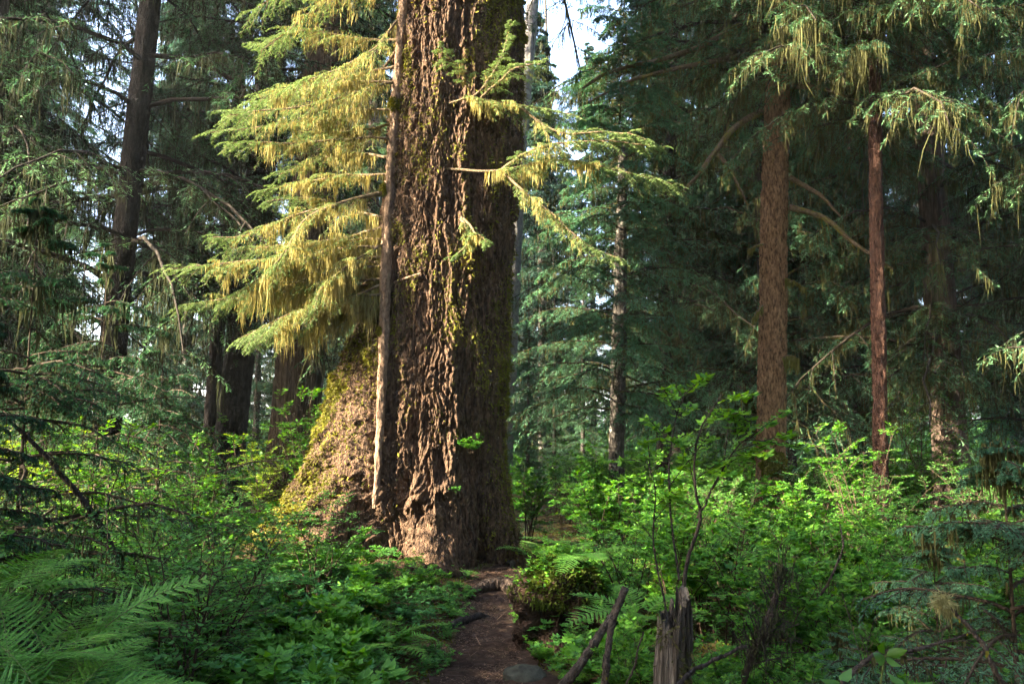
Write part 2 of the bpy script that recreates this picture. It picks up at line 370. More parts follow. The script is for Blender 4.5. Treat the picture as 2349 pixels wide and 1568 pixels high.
def giant():
    nt = 900
    th = np.arange(nt) / nt * 2 * PI
    zs = np.concatenate([np.linspace(-.3, 9.0, 820), np.geomspace(9.05, 34, 60)])
    T, Z = np.meshgrid(th, zs, indexing='ij')
    r0 = giant_r(T, Z)
    rho = np.minimum(r0, 1.15 + .12 * (r0 - 1.15)); px, py = np.cos(T) * rho, np.sin(T) * rho; Z0 = Z; Z = Z - np.maximum(r0 - 1.0, 0) * .8
    wx = .25 * vn(px * 2, py * 2, Z * 1.1); wz = .5 * vn(px * 1.7 + 9, py * 1.7, Z * .8)
    fx, fy, fz = px + wx * .5, py + wx * .5, Z + wz
    low = np.clip((Z - .1) / .7, 0, 1)            # the foot is smoother, worn by feet
    rid = 1 - np.abs(vn(fx * 7, fy * 7, fz * .6)) * 2.0
    rid2 = 1 - np.abs(vn(fx * 13 + 4, fy * 13, fz * 1.7 + 3)) * 2.0
    fl = np.tanh(2.6 * vn(fx * 21, fy * 21, fz * 7.5) + .5); fl2 = np.tanh(2.4 * vn(px * 46, py * 46, Z * 17)); fl3 = vn(px * 80, py * 80, Z * 45)
    Za = Z; Z = Z0
    U_ = ((T - .5 * PI) % (2 * PI)) * 1.0 + .10 * vn(px * 5, py * 5, Za * 3) + .02 * vn(px * 16, py * 16, Za * 9); V_ = Za + .3 * vn(px * 6 + 3, py * 6, Za * .7)
    e1, c1_ = cells(U_ / .085, V_ / .30); e2, c2_ = cells(U_ / .042 + 9, V_ / .10)
    plate = np.clip(e1 / .32, 0, 1) ** .7 + .45 * c1_; scale_ = np.clip(e2 / .4, 0, 1) + .7 * c2_
    amp = np.where(Z < 9.0, 1, .5)
    foot = np.exp(-((T - 1.5 * PI + .02) / .36) ** 2) * (1 - np.clip((Z - .55) / .45, 0, 1))
    k = (1 - .75 * foot) * amp
    d = k * (.065 * np.clip(rid, -.5, 1) + .02 * np.clip(rid2, -.5, 1) + .040 * plate + .017 * scale_ + .010 * fl2 + .008 * fl3) - .10
    d = d + foot * (.05 * vn(px * 4, py * 4, Z * 4) + .02 * vn(px * 10, py * 10, Z * 10))
    # knobbly burls over the foot
    for (t0, z0, a, w) in ((-PI / 2 - .22, .95, .12, .12), (-PI / 2 + .02, 1.0, .09, .10), (-PI / 2 - .4, .8, .08, .1), (-PI / 2 - .05, .72, .10, .11)):
        dd = ((T - (t0 % (2 * PI))) * 1.0) ** 2 + (Z - z0) ** 2
        d = d + a * np.exp(-dd / w ** 2) * (1 + .4 * vn(px * 20, py * 20, Z * 20))
    d = d + np.clip(-np.cos(T), 0, 1) ** 2 * np.clip(1 - Z / 3.2, 0, 1) * (.30 * vn(px * 4.2, py * 4.2, Z * 1.2) + .10 * vn(px * 8, py * 8, Z * 4))
    fw = np.clip((r0 - 1.0) / 1.1, 0, 1) * np.clip(-np.cos(T), 0, 1)
    rdg = 1 - 2.2 * np.abs(vn(T * 6.5, 0 * T + 3.3, Z * .45 + .35 * vn(px * 3, py * 3, Z)))
    d = d * (1 + .8 * fw) + fw * (.17 * rdg + .05 * vn(px * 10, py * 10, Z * 5))
    r = r0 + d
    V = np.stack([GX + np.cos(T) * r, GY + np.sin(T) * r, Z], -1)
    hump = rid * .5 + rid2 * .3 + .8 * fw * (rdg - .3)
    side = np.clip(-np.cos(T), 0, 1)
    moss_m = fbm(px * 1.6, py * 1.6, Z * .6, 3) * .3 + .10 * (hump - .4) + .60 * side ** 2.5 * np.clip(1 - Z / 5, 0, 1) + .14 * np.clip(np.cos(T), 0, 1) + .1 * np.clip((Z - 5) / 3, 0, 1)
    moss_m = moss_m - .35 * foot - .16 * np.exp(-((T - 1.42 * PI) / .5) ** 2) * (Z < 5)
    v = np.clip(moss_m + .05, -.5, .5)
    idx = np.arange(T.size).reshape(T.shape)
    i0 = idx; i1 = np.roll(idx, -1, 0)
    Fc = np.stack([i0[:, :-1], i1[:, :-1], i1[:, 1:], i0[:, 1:]], -1)
    root = thing('giant_spruce', 'enormous old spruce with furrowed sunlit bark and flared mossy base at the trail end', 'tree', (0, 0, 0))
    g = G(); g.add(V, Fc, 0, v)
    g.obj('trunk', [M_BARK_GIANT], root, smooth=False)
    # moss cushions hanging on the bark
    r_ = RNG(5)
    front = (np.sin(T) < .45) & (Z < 8.8) & (Z > .05)
    w = np.clip(v * 2.4 + .25 + .6 * vn(px * 7, py * 7, Z * 3) + .3 * rid + .3 * side * np.clip(1 - Z / 4.5, 0, 1), 0, None) ** 3 * front * (1 + 1.5 * side * (Z < 4.5))
    pr = (w / w.sum()).ravel()
    N = 150000
    ii = r_.choice(T.size, N, p=pr)
    b = V.reshape(-1, 3)[ii] + r_.normal(0, .012, (N, 3))
    out = np.stack([np.cos(T), np.sin(T), 0 * T], -1).reshape(-1, 3)[ii]
    D = nrm(out * r_.uniform(.3, 1., (N, 1)) + r_.normal(0, .45, (N, 3)) + np.array([0, 0, -.75]))
    S = nrm(np.cross(D, out + r_.normal(0, .5, (N, 3))))
    L = r_.uniform(.015, .05, N) * np.where(r_.random(N) < .06, 1.8, 1)
    g = G(); diamonds(g, b, D, S, L, L * r_.uniform(.2, .4, N), 0, np.clip(.5 + .4 * fbm(b[:, 0] * 3, b[:, 1] * 3, b[:, 2] * 3, 2) + r_.normal(0, .18, N), 0, 1))
    g.obj('trunk_moss', [M_MOSS_TRUNK], root)
    return root
GIANT = giant()
def giant_front(x, z):
    ys = np.linspace(7.5, 11, 400)
    th = np.arctan2(ys - GY, x - GX); rr = np.hypot(ys - GY, x - GX)
    ins = np.nonzero(rr < giant_r(th, np.full_like(th, z)))[0]
    return ys[ins[0]] if len(ins) else 11.0

# ------------------------------------------------------------------ trunks through pixels
def spline(pts, K):
    pts = np.asarray(pts, float); n = len(pts)
    if n == 2: return pts[0] + (pts[1] - pts[0]) * np.linspace(0, 1, K)[:, None]
    t = np.linspace(0, n - 1, K); i = np.minimum(t.astype(int), n - 2); f = (t - i)[:, None]
    p = np.vstack([2 * pts[0] - pts[1], pts, 2 * pts[-1] - pts[-2]])
    p0, p1, p2, p3 = p[i], p[i + 1], p[i + 2], p[i + 3]
    return .5 * (2 * p1 + (p2 - p0) * f + (2 * p0 - 5 * p1 + 4 * p2 - p3) * f ** 2 + (3 * p1 - p0 - 3 * p2 + p3) * f ** 3)
def rough_trunk(name, pts, rad, mat, parent, K=200, n=48, bump=.012, fx=9., fz=2., flare=.0, seed=0, vmoss=0.0, ztop=None):
    """a tapering trunk round a line of points, with bark relief; pts in world space"""
    c = spline(pts, K); R0 = np.interp(np.linspace(0, 1, K), np.linspace(0, 1, len(rad)), rad)
    z0 = c[0, 2]
    a = np.arange(n) / n * 2 * PI
    A, Kk = np.meshgrid(a, np.arange(K), indexing='ij')
    rr = R0[Kk]; zz = c[Kk, 2]
    rr = rr * (1 + flare * np.exp(-(zz - z0) / .35) * (1 + .5 * np.cos(A * 4 + seed)))
    X, Y = np.cos(A) * rr, np.sin(A) * rr
    d = bump * (1.2 * (1 - 2 * np.abs(vn(X * fx + seed, Y * fx, zz * fz))) + .8 * vn(X * fx * 2.5, Y * fx * 2.5 + seed, zz * fz * 3) + .4 * vn(X * fx * 6, Y * fx * 6, zz * fz * 9))
    rr = rr + d
    V = np.stack([c[Kk, 0] + np.cos(A) * rr, c[Kk, 1] + np.sin(A) * rr, zz], -1)
    idx = np.arange(A.size).reshape(A.shape); i1 = np.roll(idx, -1, 0)
    v = np.clip(vmoss + .15 * vn(X * 3 + seed, Y * 3, zz * .8), -.5, .6)
    g = G(); g.add(V, np.stack([idx[:, :-1], i1[:, :-1], i1[:, 1:], idx[:, 1:]], -1), 0, v)
    if parent is not None and parent.location.length > 0: 
        g.V[0] = g.V[0] - np.array(parent.location)
    return g.obj(name, [mat], parent)

# ------------------------------------------------------------------ conifers
def conifer_parts(seed, Ht, zb, Rm, nbr, n2, n3, nn, nl, nw, mossn, mossl, mats, droop=.45, k2=.34, mossw=.012, zmax=None, shape=.75, limb=.010, lift=.12, flat3=.2, low=1.0):
    r = RNG(seed)
    u = np.sort(r.random(nbr)) ** 1.0
    z = zb + (Ht - zb) * u
    az = np.arange(nbr) * 2.39996 + r.normal(0, .35, nbr)
    t = (z - zb) / (Ht - zb)
    L = Rm * (1 - t) ** shape * r.uniform(.55, 1.12, nbr) * np.where(t < .12, low, 1) + .12 * Rm / 3
    K = 9; s = np.linspace(0, 1, K)
    dx, dy = np.cos(az), np.sin(az)
    lf = lift * r.normal(1, .6, nbr); dr = droop * r.uniform(.5, 1.4, nbr)
    wob = r.normal(0, .05, (nbr, K)).cumsum(1) * .7
    px = (s[None] * L[:, None]) * dx[:, None] - wob * L[:, None] * .35 * dy[:, None]
    py = (s[None] * L[:, None]) * dy[:, None] + wob * L[:, None] * .35 * dx[:, None]
    pz = z[:, None] + L[:, None] * (lf[:, None] * s[None] * 2 - dr[:, None] * s[None] ** 2) + r.normal(0, .012, (nbr, K)).cumsum(1) * L[:, None]
    B = np.stack([px, py, pz], -1)
    g = G(); gm = G()
    rad = (limb * L)[:, None] * (1 - .85 * s[None]) + .004
    tubes(g, B, rad, 5, 1, r.uniform(-.1, .35, 1)[0])
    P2, L2 = grow(r, B, n2, .12, 1.0, .95, k2 * L, .55, 6, taper=.5)
    tubes(g, P2, np.maximum(.0045 * L2, .002)[:, None] * (1 - .7 * np.linspace(0, 1, 6))[None] * 3, 3, 1, .1)
    base = np.repeat(r.random(nbr), n2)
    if n3:
        P3, L3 = grow(r, P2, n3, .1, 1.0, .85, .42 * L2, .35, 4, zj=flat3)
        b3 = np.repeat(base, n3) * .5 + r.random(len(P3)) * .5
        needles(g, r, P3, nn, nl, nw, 0, base=b3)
        needles(g, r, P2, nn, nl, nw, 0, base=base)
    else:
        P3 = P2; needles(g, r, P2, nn, nl, nw, 0, base=base)
    if mossn:
        moss(gm, r, B, int(mossn * 4), mossl * 1.6, mossw * 1.3, 0, .03, 1.0, clump=3.)
        moss(gm, r, P2, int(mossn * .95), mossl, mossw, 0, 0, 1, clump=3.)
        if n3: moss(gm, r, P3, max(1, int(mossn * .08)), mossl * .5, mossw * .7, 0, 0, 1, clump=4.)
    return g.mesh('crown', mats[:2]), (gm.mesh('hanging_moss', [mats[2]]) if mossn else None)

TM = (M_NEEDLE_MID, M_LIMB, M_MOSS_MID); TD = (M_NEEDLE_MID, M_LIMB_DARK, M_MOSS_DARK); TF = (M_NEEDLE_HAZY, M_LIMB_DARK, M_MOSS_DARK); TT = (M_NEEDLE, M_LIMB, M_MOSS_MID)
TPL = {
    'mossy': [conifer_parts(11, 26, 2.2, 4.3, 170, 16, 6, 12, .085, .018, 26, .42, TM, .5),
              conifer_parts(12, 24, 1.6, 3.8, 170, 16, 6, 12, .085, .018, 26, .40, TM, .55)],
    'sparse': [conifer_parts(51, 30, 2.4, 4.6, 120, 13, 5, 9, .08, .016, 26, .4, TD, .6)],
    'dark': [conifer_parts(21, 28, 3.2, 4.0, 170, 16, 6, 11, .085, .018, 30, .45, TD, .6),
             conifer_parts(22, 26, 2.6, 4.4, 170, 16, 6, 11, .085, .018, 24, .40, TD, .5)],
    'teal': [conifer_parts(31, 24, 1.5, 3.8, 190, 16, 6, 13, .085, .02, 8, .25, TT, .35),
             conifer_parts(32, 22, 1.2, 3.6, 190, 16, 6, 13, .085, .02, 12, .3, TT, .4)],
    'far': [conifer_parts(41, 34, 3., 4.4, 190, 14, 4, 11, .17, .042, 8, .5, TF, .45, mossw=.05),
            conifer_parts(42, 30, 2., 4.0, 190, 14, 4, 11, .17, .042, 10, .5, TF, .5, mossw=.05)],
}
def simple_trunk(seed, Ht, r0, mat):
    r = RNG(seed); K = 40
    z = np.linspace(-.3, Ht, K); c = np.stack([.02 * Ht * vn(z * .1, seed, 0) * .3, .02 * Ht * vn(z * .1, seed + 9, 0) * .3, z], -1)
    c[:, :2] -= c[2, :2]
    g = G(); tubes(g, c[None], (r0 * (1 - .93 * np.clip(z / Ht, 0, 1)) * (1 + .5 * np.exp(-np.maximum(z, 0) / .4)))[None], 14, 0, -.05)
    return g.mesh('trunk', [mat], smooth=True)
FT = [simple_trunk(1, 30, .32, M_BARK_DARK), simple_trunk(2, 30, .27, M_BARK_GREY), simple_trunk(3, 30, .35, M_BARK_CEDAR)]
def tree(name, label, x, y, kind, var, scale=1., rz=0., group=None, trunk=None, zs=1.0, lean=(0, 0), dz=0.):
    t = thing(name, label, 'tree', (x, y, float(H(x, y))), 0, group)
    cm, mm = TPL[kind][var]
    if trunk is not None:
        o = link('trunk', FT[trunk], t); o.scale = (scale, scale, scale * zs * 1.05)
    for nm, me in (('crown', cm), ('hanging_moss', mm)):
        if me is None: continue
        o = link(nm, me, t); o.rotation_euler = (lean[1], lean[0], rz); o.scale = (scale, scale, scale * zs); o.location = (0, 0, dz)
    return t
def px_tree(name, label, line, y, wpx, mat, kind, var, scale=1., rz=0., K=220, n=40, bump=.012, flare=.3, group=None, crown=True, vmoss=0., dz=0., top=16., seed=0, fx=9., fz=2.):
    """a tree whose trunk follows a line in the view at distance y and then runs on upward"""
    p = [P(a, b, y) for a, b in line]
    x0, z0 = p[0][0], float(H(p[0][0], y)) - .15
    d = (p[-1] - p[-2]) / max(p[-1][2] - p[-2][2], .1)
    d0 = (p[1] - p[0]) / max(p[1][2] - p[0][2], .1)
    base = p[0] + d0 * (z0 - p[0][2])
    tip = p[-1] + d * (top - p[-1][2])
    pts = np.array([base] + p + [tip]); 
    r0 = wpx * y / FPX / 2
    t = thing(name, label, 'tree', (base[0], y, 0), 0, group)
    rough_trunk('trunk', pts, [r0 * 1.12, r0 * 1.03, r0, r0 * .9, r0 * .55], mat, t, K, n, bump, fx, fz, flare, seed, vmoss)
    if crown:
        cm, mm = TPL[kind][var]
        lx = math.atan2(d[0], 1); 
        for nm, me in (('crown', cm), ('hanging_moss', mm)):
            if me is None: continue
            o = link(nm, me, t); o.rotation_euler = (0, 0, rz); o.scale = (scale,) * 3; o.location = (0, 0, dz)
            o.matrix_local = Matrix.Translation((0, 0, dz)) @ Euler((0, lx, 0)).to_matrix().to_4x4() @ Euler((0, 0, rz)).to_matrix().to_4x4() @ Matrix.Diagonal((scale, scale, scale, 1))
    return t
T1 = px_tree('conifer', 'dark leaning conifer left of the giant, its black trunk against speckled sky', [(252, 900), (268, 700), (300, 420), (345, 0)], 13, 53, M_BARK_SILHOUETTE, 'sparse', 0, 1.0, 2.1, seed=1, dz=1.0)
T2 = px_tree('cedar_tree', 'broad fibrous grey-brown trunk standing close behind the giant on its left', [(670, 1050), (690, 820), (722, 430), (762, 0)], 15.5, 104, M_BARK_CEDAR, 'dark', 1, .8, 1.4, seed=2, fx=8, fz=.5, bump=.03, dz=6, flare=.5)
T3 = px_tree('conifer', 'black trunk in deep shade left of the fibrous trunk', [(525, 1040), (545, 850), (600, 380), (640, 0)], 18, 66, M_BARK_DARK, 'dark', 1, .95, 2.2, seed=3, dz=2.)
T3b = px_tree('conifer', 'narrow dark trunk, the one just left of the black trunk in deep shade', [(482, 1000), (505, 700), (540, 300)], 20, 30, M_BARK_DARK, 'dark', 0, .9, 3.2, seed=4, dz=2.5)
T5 = px_tree('spruce_tree', 'rust-barked spruce on the right with mossy limbs and moss cushion at its foot', [(1766, 1110), (1772, 800), (1777, 420), (1792, 0)], 13.5, 58, M_BARK_RUST, 'mossy', 0, .95, 3.2, K=460, n=80, bump=.019, seed=5, fx=22, fz=5, dz=5.4)
T6 = px_tree('spruce_tree', 'thin reddish trunk right of the rust-barked spruce', [(2020, 1060), (2016, 800), (2010, 480), (2006, 100)], 12.3, 29, M_BARK_RED, 'mossy', 1, .8, 2.0, seed=6, fx=22, fz=5, dz=5.4)
T7 = px_tree('alder_tree', 'slim grey lichened trunk in the thicket midway between giant and rust-barked spruce', [(1412, 1150), (1418, 900), (1424, 600)], 13, 33, M_BARK_GREY, 'teal', 1, .5, 4.4, seed=7, dz=1.3, flare=.1, top=6.5)
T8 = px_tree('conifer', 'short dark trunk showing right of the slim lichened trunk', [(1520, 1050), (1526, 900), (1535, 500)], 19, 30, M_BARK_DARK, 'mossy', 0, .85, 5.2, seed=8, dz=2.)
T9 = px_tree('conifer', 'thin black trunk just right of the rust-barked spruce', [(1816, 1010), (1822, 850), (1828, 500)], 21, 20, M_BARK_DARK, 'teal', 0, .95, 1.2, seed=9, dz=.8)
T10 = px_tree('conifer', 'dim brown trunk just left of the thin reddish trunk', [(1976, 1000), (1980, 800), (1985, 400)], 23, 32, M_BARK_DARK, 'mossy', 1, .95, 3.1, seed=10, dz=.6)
T4 = px_tree('snag_tree', 'pale grey trunk against the bright sky at the right edge of the giant', [(1165, 900), (1188, 420), (1222, 0)], 24, 33, M_BARK_PALE, 'far', 0, .8, 2.2, seed=11, crown=False, top=24, flare=.1)
T4b = px_tree('conifer', 'far blue-grey trunk showing in the pale gap right of the giant', [(1244, 920), (1243, 760), (1240, 520)], 30, 17, M_BARK_GREY, 'far', 1, .55, 2.0, seed=12, top=15, dz=2)

# mossy limbs on the right spruce
def limbs(parent, specs, mat, matmoss, mn=60, ml=.18, seed=0, needle=None):
    r = RNG(seed)
    for i, (pts, r0) in enumerate(specs):
        g = G(); pl = spline(PP(pts), 22)
        pl = pl + r.normal(0, .010, pl.shape).cumsum(0) * .5
        off = np.array(parent.location)
        tubes(g, (pl - off)[None], (r0 * (1 - .75 * np.linspace(0, 1, 22)) + .004)[None], 7, 0, .35)
        moss(g, r, (pl - off)[None], mn, ml, .018, 1, 0, 1, clump=5.)
        g.obj('limb', [mat, matmoss], parent)
limbs(T5, [
    ([(1750, 30, 13.5), (1640, 90, 13.3), (1540, 130, 13.), (1400, 165, 12.8), (1340, 200, 12.7)], .065),
    ([(1745, 120, 13.4), (1600, 150, 13.), (1470, 180, 12.6), (1360, 235, 12.4)], .05),
    ([(1745, 255, 13.4), (1690, 290, 13.1), (1640, 350, 12.8), (1590, 410, 12.5), (1560, 440, 12.4)], .062),
    ([(1648, 355, 12.8), (1680, 400, 12.7), (1715, 470, 12.6)], .035),
    ([(1815, 45, 13.5), (1900, 75, 13.3), (1960, 110, 13.1)], .06),
    ([(1815, 200, 13.4), (1880, 208, 13.2), (1990, 240, 13.)], .05),
    ([(1812, 405, 13.4), (1880, 440, 13.2), (1935, 490, 13.)], .05),
    ([(1812, 475, 13.4), (1890, 500, 13.1), (1960, 560, 12.9), (2050, 620, 12.7)], .055),
    ([(1800, 300, 13.3), (1822, 290, 13.2), (1836, 285, 13.1)], .018), ([(1750, 560, 13.3), (1730, 566, 13.2), (1716, 575, 13.1)], .016),
    ([(1800, 640, 13.3), (1825, 645, 13.2), (1850, 660, 13.1)], .015), ([(1748, 700, 13.3), (1733, 712, 13.2), (1722, 730, 13.1)], .014),
    ([(1798, 820, 13.3), (1815, 815, 13.2), (1828, 818, 13.1)], .014), ([(1746, 900, 13.3), (1728, 905, 13.2), (1700, 920, 13.1)], .014),
], M_LIMB_GOLD, M_MOSS_OLIVE, 190, .20, 51)
def moss_cushion(parent, cpt, rad, seed, mat=M_MOSS_TRUNK, N=5000):
    r = RNG(seed); d = nrm(r.normal(0, 1, (N, 3))); d[:, 1] = -np.abs(d[:, 1])
    b = np.array(cpt) - np.array(parent.location) + d * np.array(rad) * (1 + .25 * vn(d[:, 0] * 3, d[:, 1] * 3, d[:, 2] * 3 + seed))[:, None]
    D = nrm(d + r.normal(0, .5, (N, 3)) + np.array([0, 0, -.5])); S = nrm(np.cross(D, r.normal(0, 1, (N, 3))))
    L = r.uniform(.03, .07, N)
    g = G(); diamonds(g, b - D * .03, D, S, L, L * .35, 0, np.clip(.5 + .25 * r.normal(0, 1, N), 0, 1))
    return g.obj('moss_cushion', [mat], parent)
moss_cushion(T5, P(1772, 1065, 13.35), (.21, .2, .22), 3)

# ------------------------------------------------------------------ slender hemlock against the giant, with golden moss
def hemlock():
    line = [(858, 1165), (864, 1112), (870, 1000), (880, 800), (886, 600), (896, 400), (911, 200), (926, 0), (934, -120)]
    pts = []
    for a, b in line:
        y = 10.2
        for _ in range(4):
            q = P(a, b, y); y = giant_front(q[0], q[2]) - .03
        pts.append(P(a, b, y))
    pts = np.array(pts); ys = np.minimum.accumulate(pts[::-1, 1])[::-1]; ys = np.convolve(np.pad(pts[:, 1], 1, 'edge'), [.25, .5, .25], 'valid')
    pts = np.array([P(a, b, y - .04) for (a, b), y in zip(line, ys)])
    HY = 0
    top = pts[-1] + (pts[-1] - pts[-2]) * 6
    root = thing('young_hemlock', 'slender hemlock hugging the giant trunk, its boughs draped in golden sunlit moss', 'tree', (0, 0, 0))
    rough_trunk('trunk', np.vstack([pts, top]), [.016, .034, .042, .06, .068, .064, .06, .056, .054, .03], M_BARK_HEM, root, 420, 28, .009, 22, 6, 0, 3, .14)
    def ty(py): return float(np.interp(py, [l[1] for l in line][::-1], pts[::-1, 1]))
    spec = [  # name pts(px,py,dy), twig length, moss factor
        ([(922, -160, 0), (760, -110, -.2), (590, 20, -.3)], .55, 1.),
        ([(920, -40, 0), (760, 0, .3), (600, 120, .5)], .5, 1.),
        ([(918, 40, 0), (850, 110, -.2), (740, 170, -.4), (640, 205, -.5)], .5, 1.),
        ([(916, 90, 0), (820, 90, .2), (700, 70, .5), (590, 110, .7)], .5, 1.),
        ([(912, 150, 0), (800, 170, .2), (690, 200, .4), (545, 250, .5)], .5, 1.),
        ([(908, 190, 0), (830, 210, -.3), (720, 240, -.6), (600, 250, -.7), (530, 256, -.75)], .5, .9),
        ([(900, 250, 0), (790, 250, .1), (640, 285, .2), (480, 308, .25)], .48, 1.),
        ([(897, 320, 0), (830, 320, -.3), (720, 330, -.5), (600, 335, -.6), (520, 340, -.7)], .45, 1.1),
        ([(893, 400, 0), (790, 400, .2), (690, 420, .4), (590, 440, .5)], .42, 1.),
        ([(886, 440, 0), (790, 462, -.2), (700, 505, -.45), (655, 565, -.6), (625, 610, -.65)], .45, 1.25),
        ([(760, 470, -.25), (660, 500, -.2), (560, 540, -.1), (480, 545, -.1)], .42, .9),
        ([(884, 520, 0), (760, 550, .3), (640, 560, .5), (520, 575, .6)], .5, 1.25),
        ([(882, 590, 0), (750, 600, -.1), (600, 600, -.3), (500, 610, -.35), (400, 622, -.4)], .5, 1.3),
        ([(880, 640, 0), (760, 650, .1), (620, 680, .15), (500, 695, .2), (412, 708, .2)], .48, 1.3),
        ([(878, 650, 0), (780, 690, -.2), (660, 720, -.5), (560, 770, -.6)], .45, 1.5),
        ([(876, 700, 0), (800, 730, .2), (720, 760, .3), (650, 790, .3)], .4, 1.5),
        ([(882, 560, 0), (810, 600, -.35), (740, 660, -.55), (700, 720, -.6)], .4, 1.6),
        ([(890, 360, 0), (800, 350, .4), (720, 370, .7), (640, 400, .9)], .45, 1.2),
        ([(900, 280, 0), (830, 300, .4), (760, 300, .7), (690, 320, .9)], .45, 1.3),
        ([(884, 500, 0), (800, 480, .5), (720, 460, .8), (600, 470, 1.)], .45, 1.),
        ([(886, 610, 0), (820, 590, .5), (740, 590, .8), (660, 600, .9)], .45, 1.4),
        ([(908, 120, 0), (840, 200, .5), (780, 250, .8), (720, 270, 1.)], .45, 1.3),
        # right side
        ([(926, 238, -.05), (1000, 247, -.25), (1080, 226, -.4), (1180, 238, -.5), (1310, 262, -.6)], .45, .9),
        ([(930, 378, -.05), (1060, 389, -.3), (1150, 392, -.5), (1270, 372, -.6), (1420, 398, -.8), (1550, 432, -.9)], .42, .9),
        ([(1150, 392, -.5), (1230, 345, -.7), (1360, 335, -.9), (1520, 345, -1.)], .38, .5),
        ([(1080, 226, -.4), (1140, 160, -.5), (1178, 50, -.5)], .34, .3),
        ([(1080, 226, -.4), (1060, 160, -.7), (1010, 110, -.9)], .3, .5),
        ([(1100, 225, -.4), (1180, 150, -.7), (1250, 130, -.9)], .34, .5),
        ([(1150, 392, -.5), (1230, 460, -.8), (1330, 545, -1.), (1425, 590, -1.1)], .3, 1.),
        ([(1180, 238, -.5), (1280, 300, -.8), (1400, 300, -1.), (1480, 320, -1.1)], .36, .5),
        ([(1060, 498, -.35), (1075, 550, -.5), (1030, 590, -.6)], .2, .8),
        ([(1062, 500, -.35), (1095, 540, -.6), (1120, 555, -.7)], .18, .7),
    ]
    r = RNG(77); rb = RNG(78)
    for k in [2, 4, 8, 10, 12, 19] + list(range(26, 40)):      # shorter boughs between long ones; last set added above view to block sun
        py = [470, 510, 550, 585, 610, 640, 665, 690, 560, 620, 655, 600, 680, 640][k] if k < 14 else (rb.uniform(-60, 460) if k < 26 else rb.uniform(-560, -120))
        ln = rb.uniform(200, 400) if k < 14 else (rb.uniform(180, 330) if k < 26 else rb.uniform(-450, 450)); dy = rb.uniform(-.6, 1.0); dr = rb.uniform(40, 170) if k < 14 else rb.uniform(20, 110)
        spec.append(([(884 + (600 - py) * .045, py, 0), (884 - ln * .35, py + dr * .1, dy * .4), (884 - ln * .7, py + dr * .45, dy * .8), (884 - ln, py + dr, dy)], rb.uniform(.38, .5), rb.uniform(1.7, 2.3) if k < 14 else rb.uniform(.9, 1.4)))
    bare = {22: .42, 23: .36}
    def LEFT(i): return i < 22 or i > 31
    for i, (pp, tl, mf) in enumerate(spec):
        y0 = ty(pp[0][1]) if LEFT(i) else ty(300)
        pl = spline(PP([(a, b, y0 + d) for a, b, d in pp]), 16)
        pl = pl + r.normal(0, .008, pl.shape).cumsum(0)
        blen = np.linalg.norm(np.diff(pl, axis=0), axis=1).sum()
        g = G(); gm = G()
        s = np.linspace(0, 1, 16)
        thick = .030 if i == 9 else (.018 if i in bare else .016)
        tubes(g, pl[None], (thick * (1 - .8 * s) + .003)[None], 7, 1, .30 if i not in bare else -.1)
        s0 = bare.get(i, .12)
        n2 = max(10, int(blen * 20))
        P2, L2 = grow(r, pl[None], n2, s0, 1.0, .8, tl * 1.15, .38, 7, taper=.5, spin=.25)
        tubes(g, P2, .0035 * (1 - .7 * np.linspace(0, 1, 7))[None] + .001, 3, 1, .2)
        P3, L3 = grow(r, P2, 11, .08, 1.0, .8, .36 * L2, .25, 4, zj=.12, taper=.55)
        b3 = r.random(len(P3))
        inner = np.repeat(np.linspace(0, 1, n2), 11)         # needles thin out towards the trunk, where moss takes over
        keep = r.random(len(P3)) < (.55 + .45 * inner) if LEFT(i) else r.random(len(P3)) < .92
        needles(g, r, P3[keep], 16, .024, .0075, 0, ang=.8, zj=.25, base=b3[keep])
        needles(g, r, P2, 26, .021, .0062, 0, ang=.8, zj=.2, s0=.3)
        w = mf
        sm1 = .82 if LEFT(i) else .7
        moss(gm, r, pl[None], int(blen * 100 * w), .19 * w, .012, 0, s0 * .2 if LEFT(i) else s0 * .9, sm1, clump=6.)
        q = np.linspace(0, 1, n2) < (.66 if LEFT(i) else .55)
        moss(gm, r, P2[q], int(18 * w), .17 * w, .009, 0, 0, .8, clump=6.)
        if w > .8: moss(gm, r, P3[np.repeat(q, 11)], 2, .10 * w, .009, 0, 0, .9, clump=6.)
        b = g.obj('branch', [M_NEEDLE_HERO, M_LIMB_GOLD], root)
        gm.obj('hanging_moss', [M_MOSS_HERO], b)
    # broken stub on the trunk
    y0 = ty(635)
    g = G(); pl = spline(PP([(905, 648, y0), (930, 638, y0 - .1), (966, 626, y0 - .22)]), 8)
    tubes(g, pl[None], np.linspace(.02, .011, 8)[None], 8, 0, .2); moss(g, r, pl[None], 90, .05, .012, 1, 0, 1, clump=9.)
    g.obj('branch_stub', [M_BARK_HEM, M_MOSS_HERO], root)
    for (a, b, s) in ((905, 240, .09), (950, 243, .06), (880, 435, .07), (872, 760, .05)):
        moss_cushion(root, P(a, b, ty(b) - .03), (s * .7, s * .6, s * 1.1), int(a + b), M_MOSS_TRUNK, 500)
hemlock()

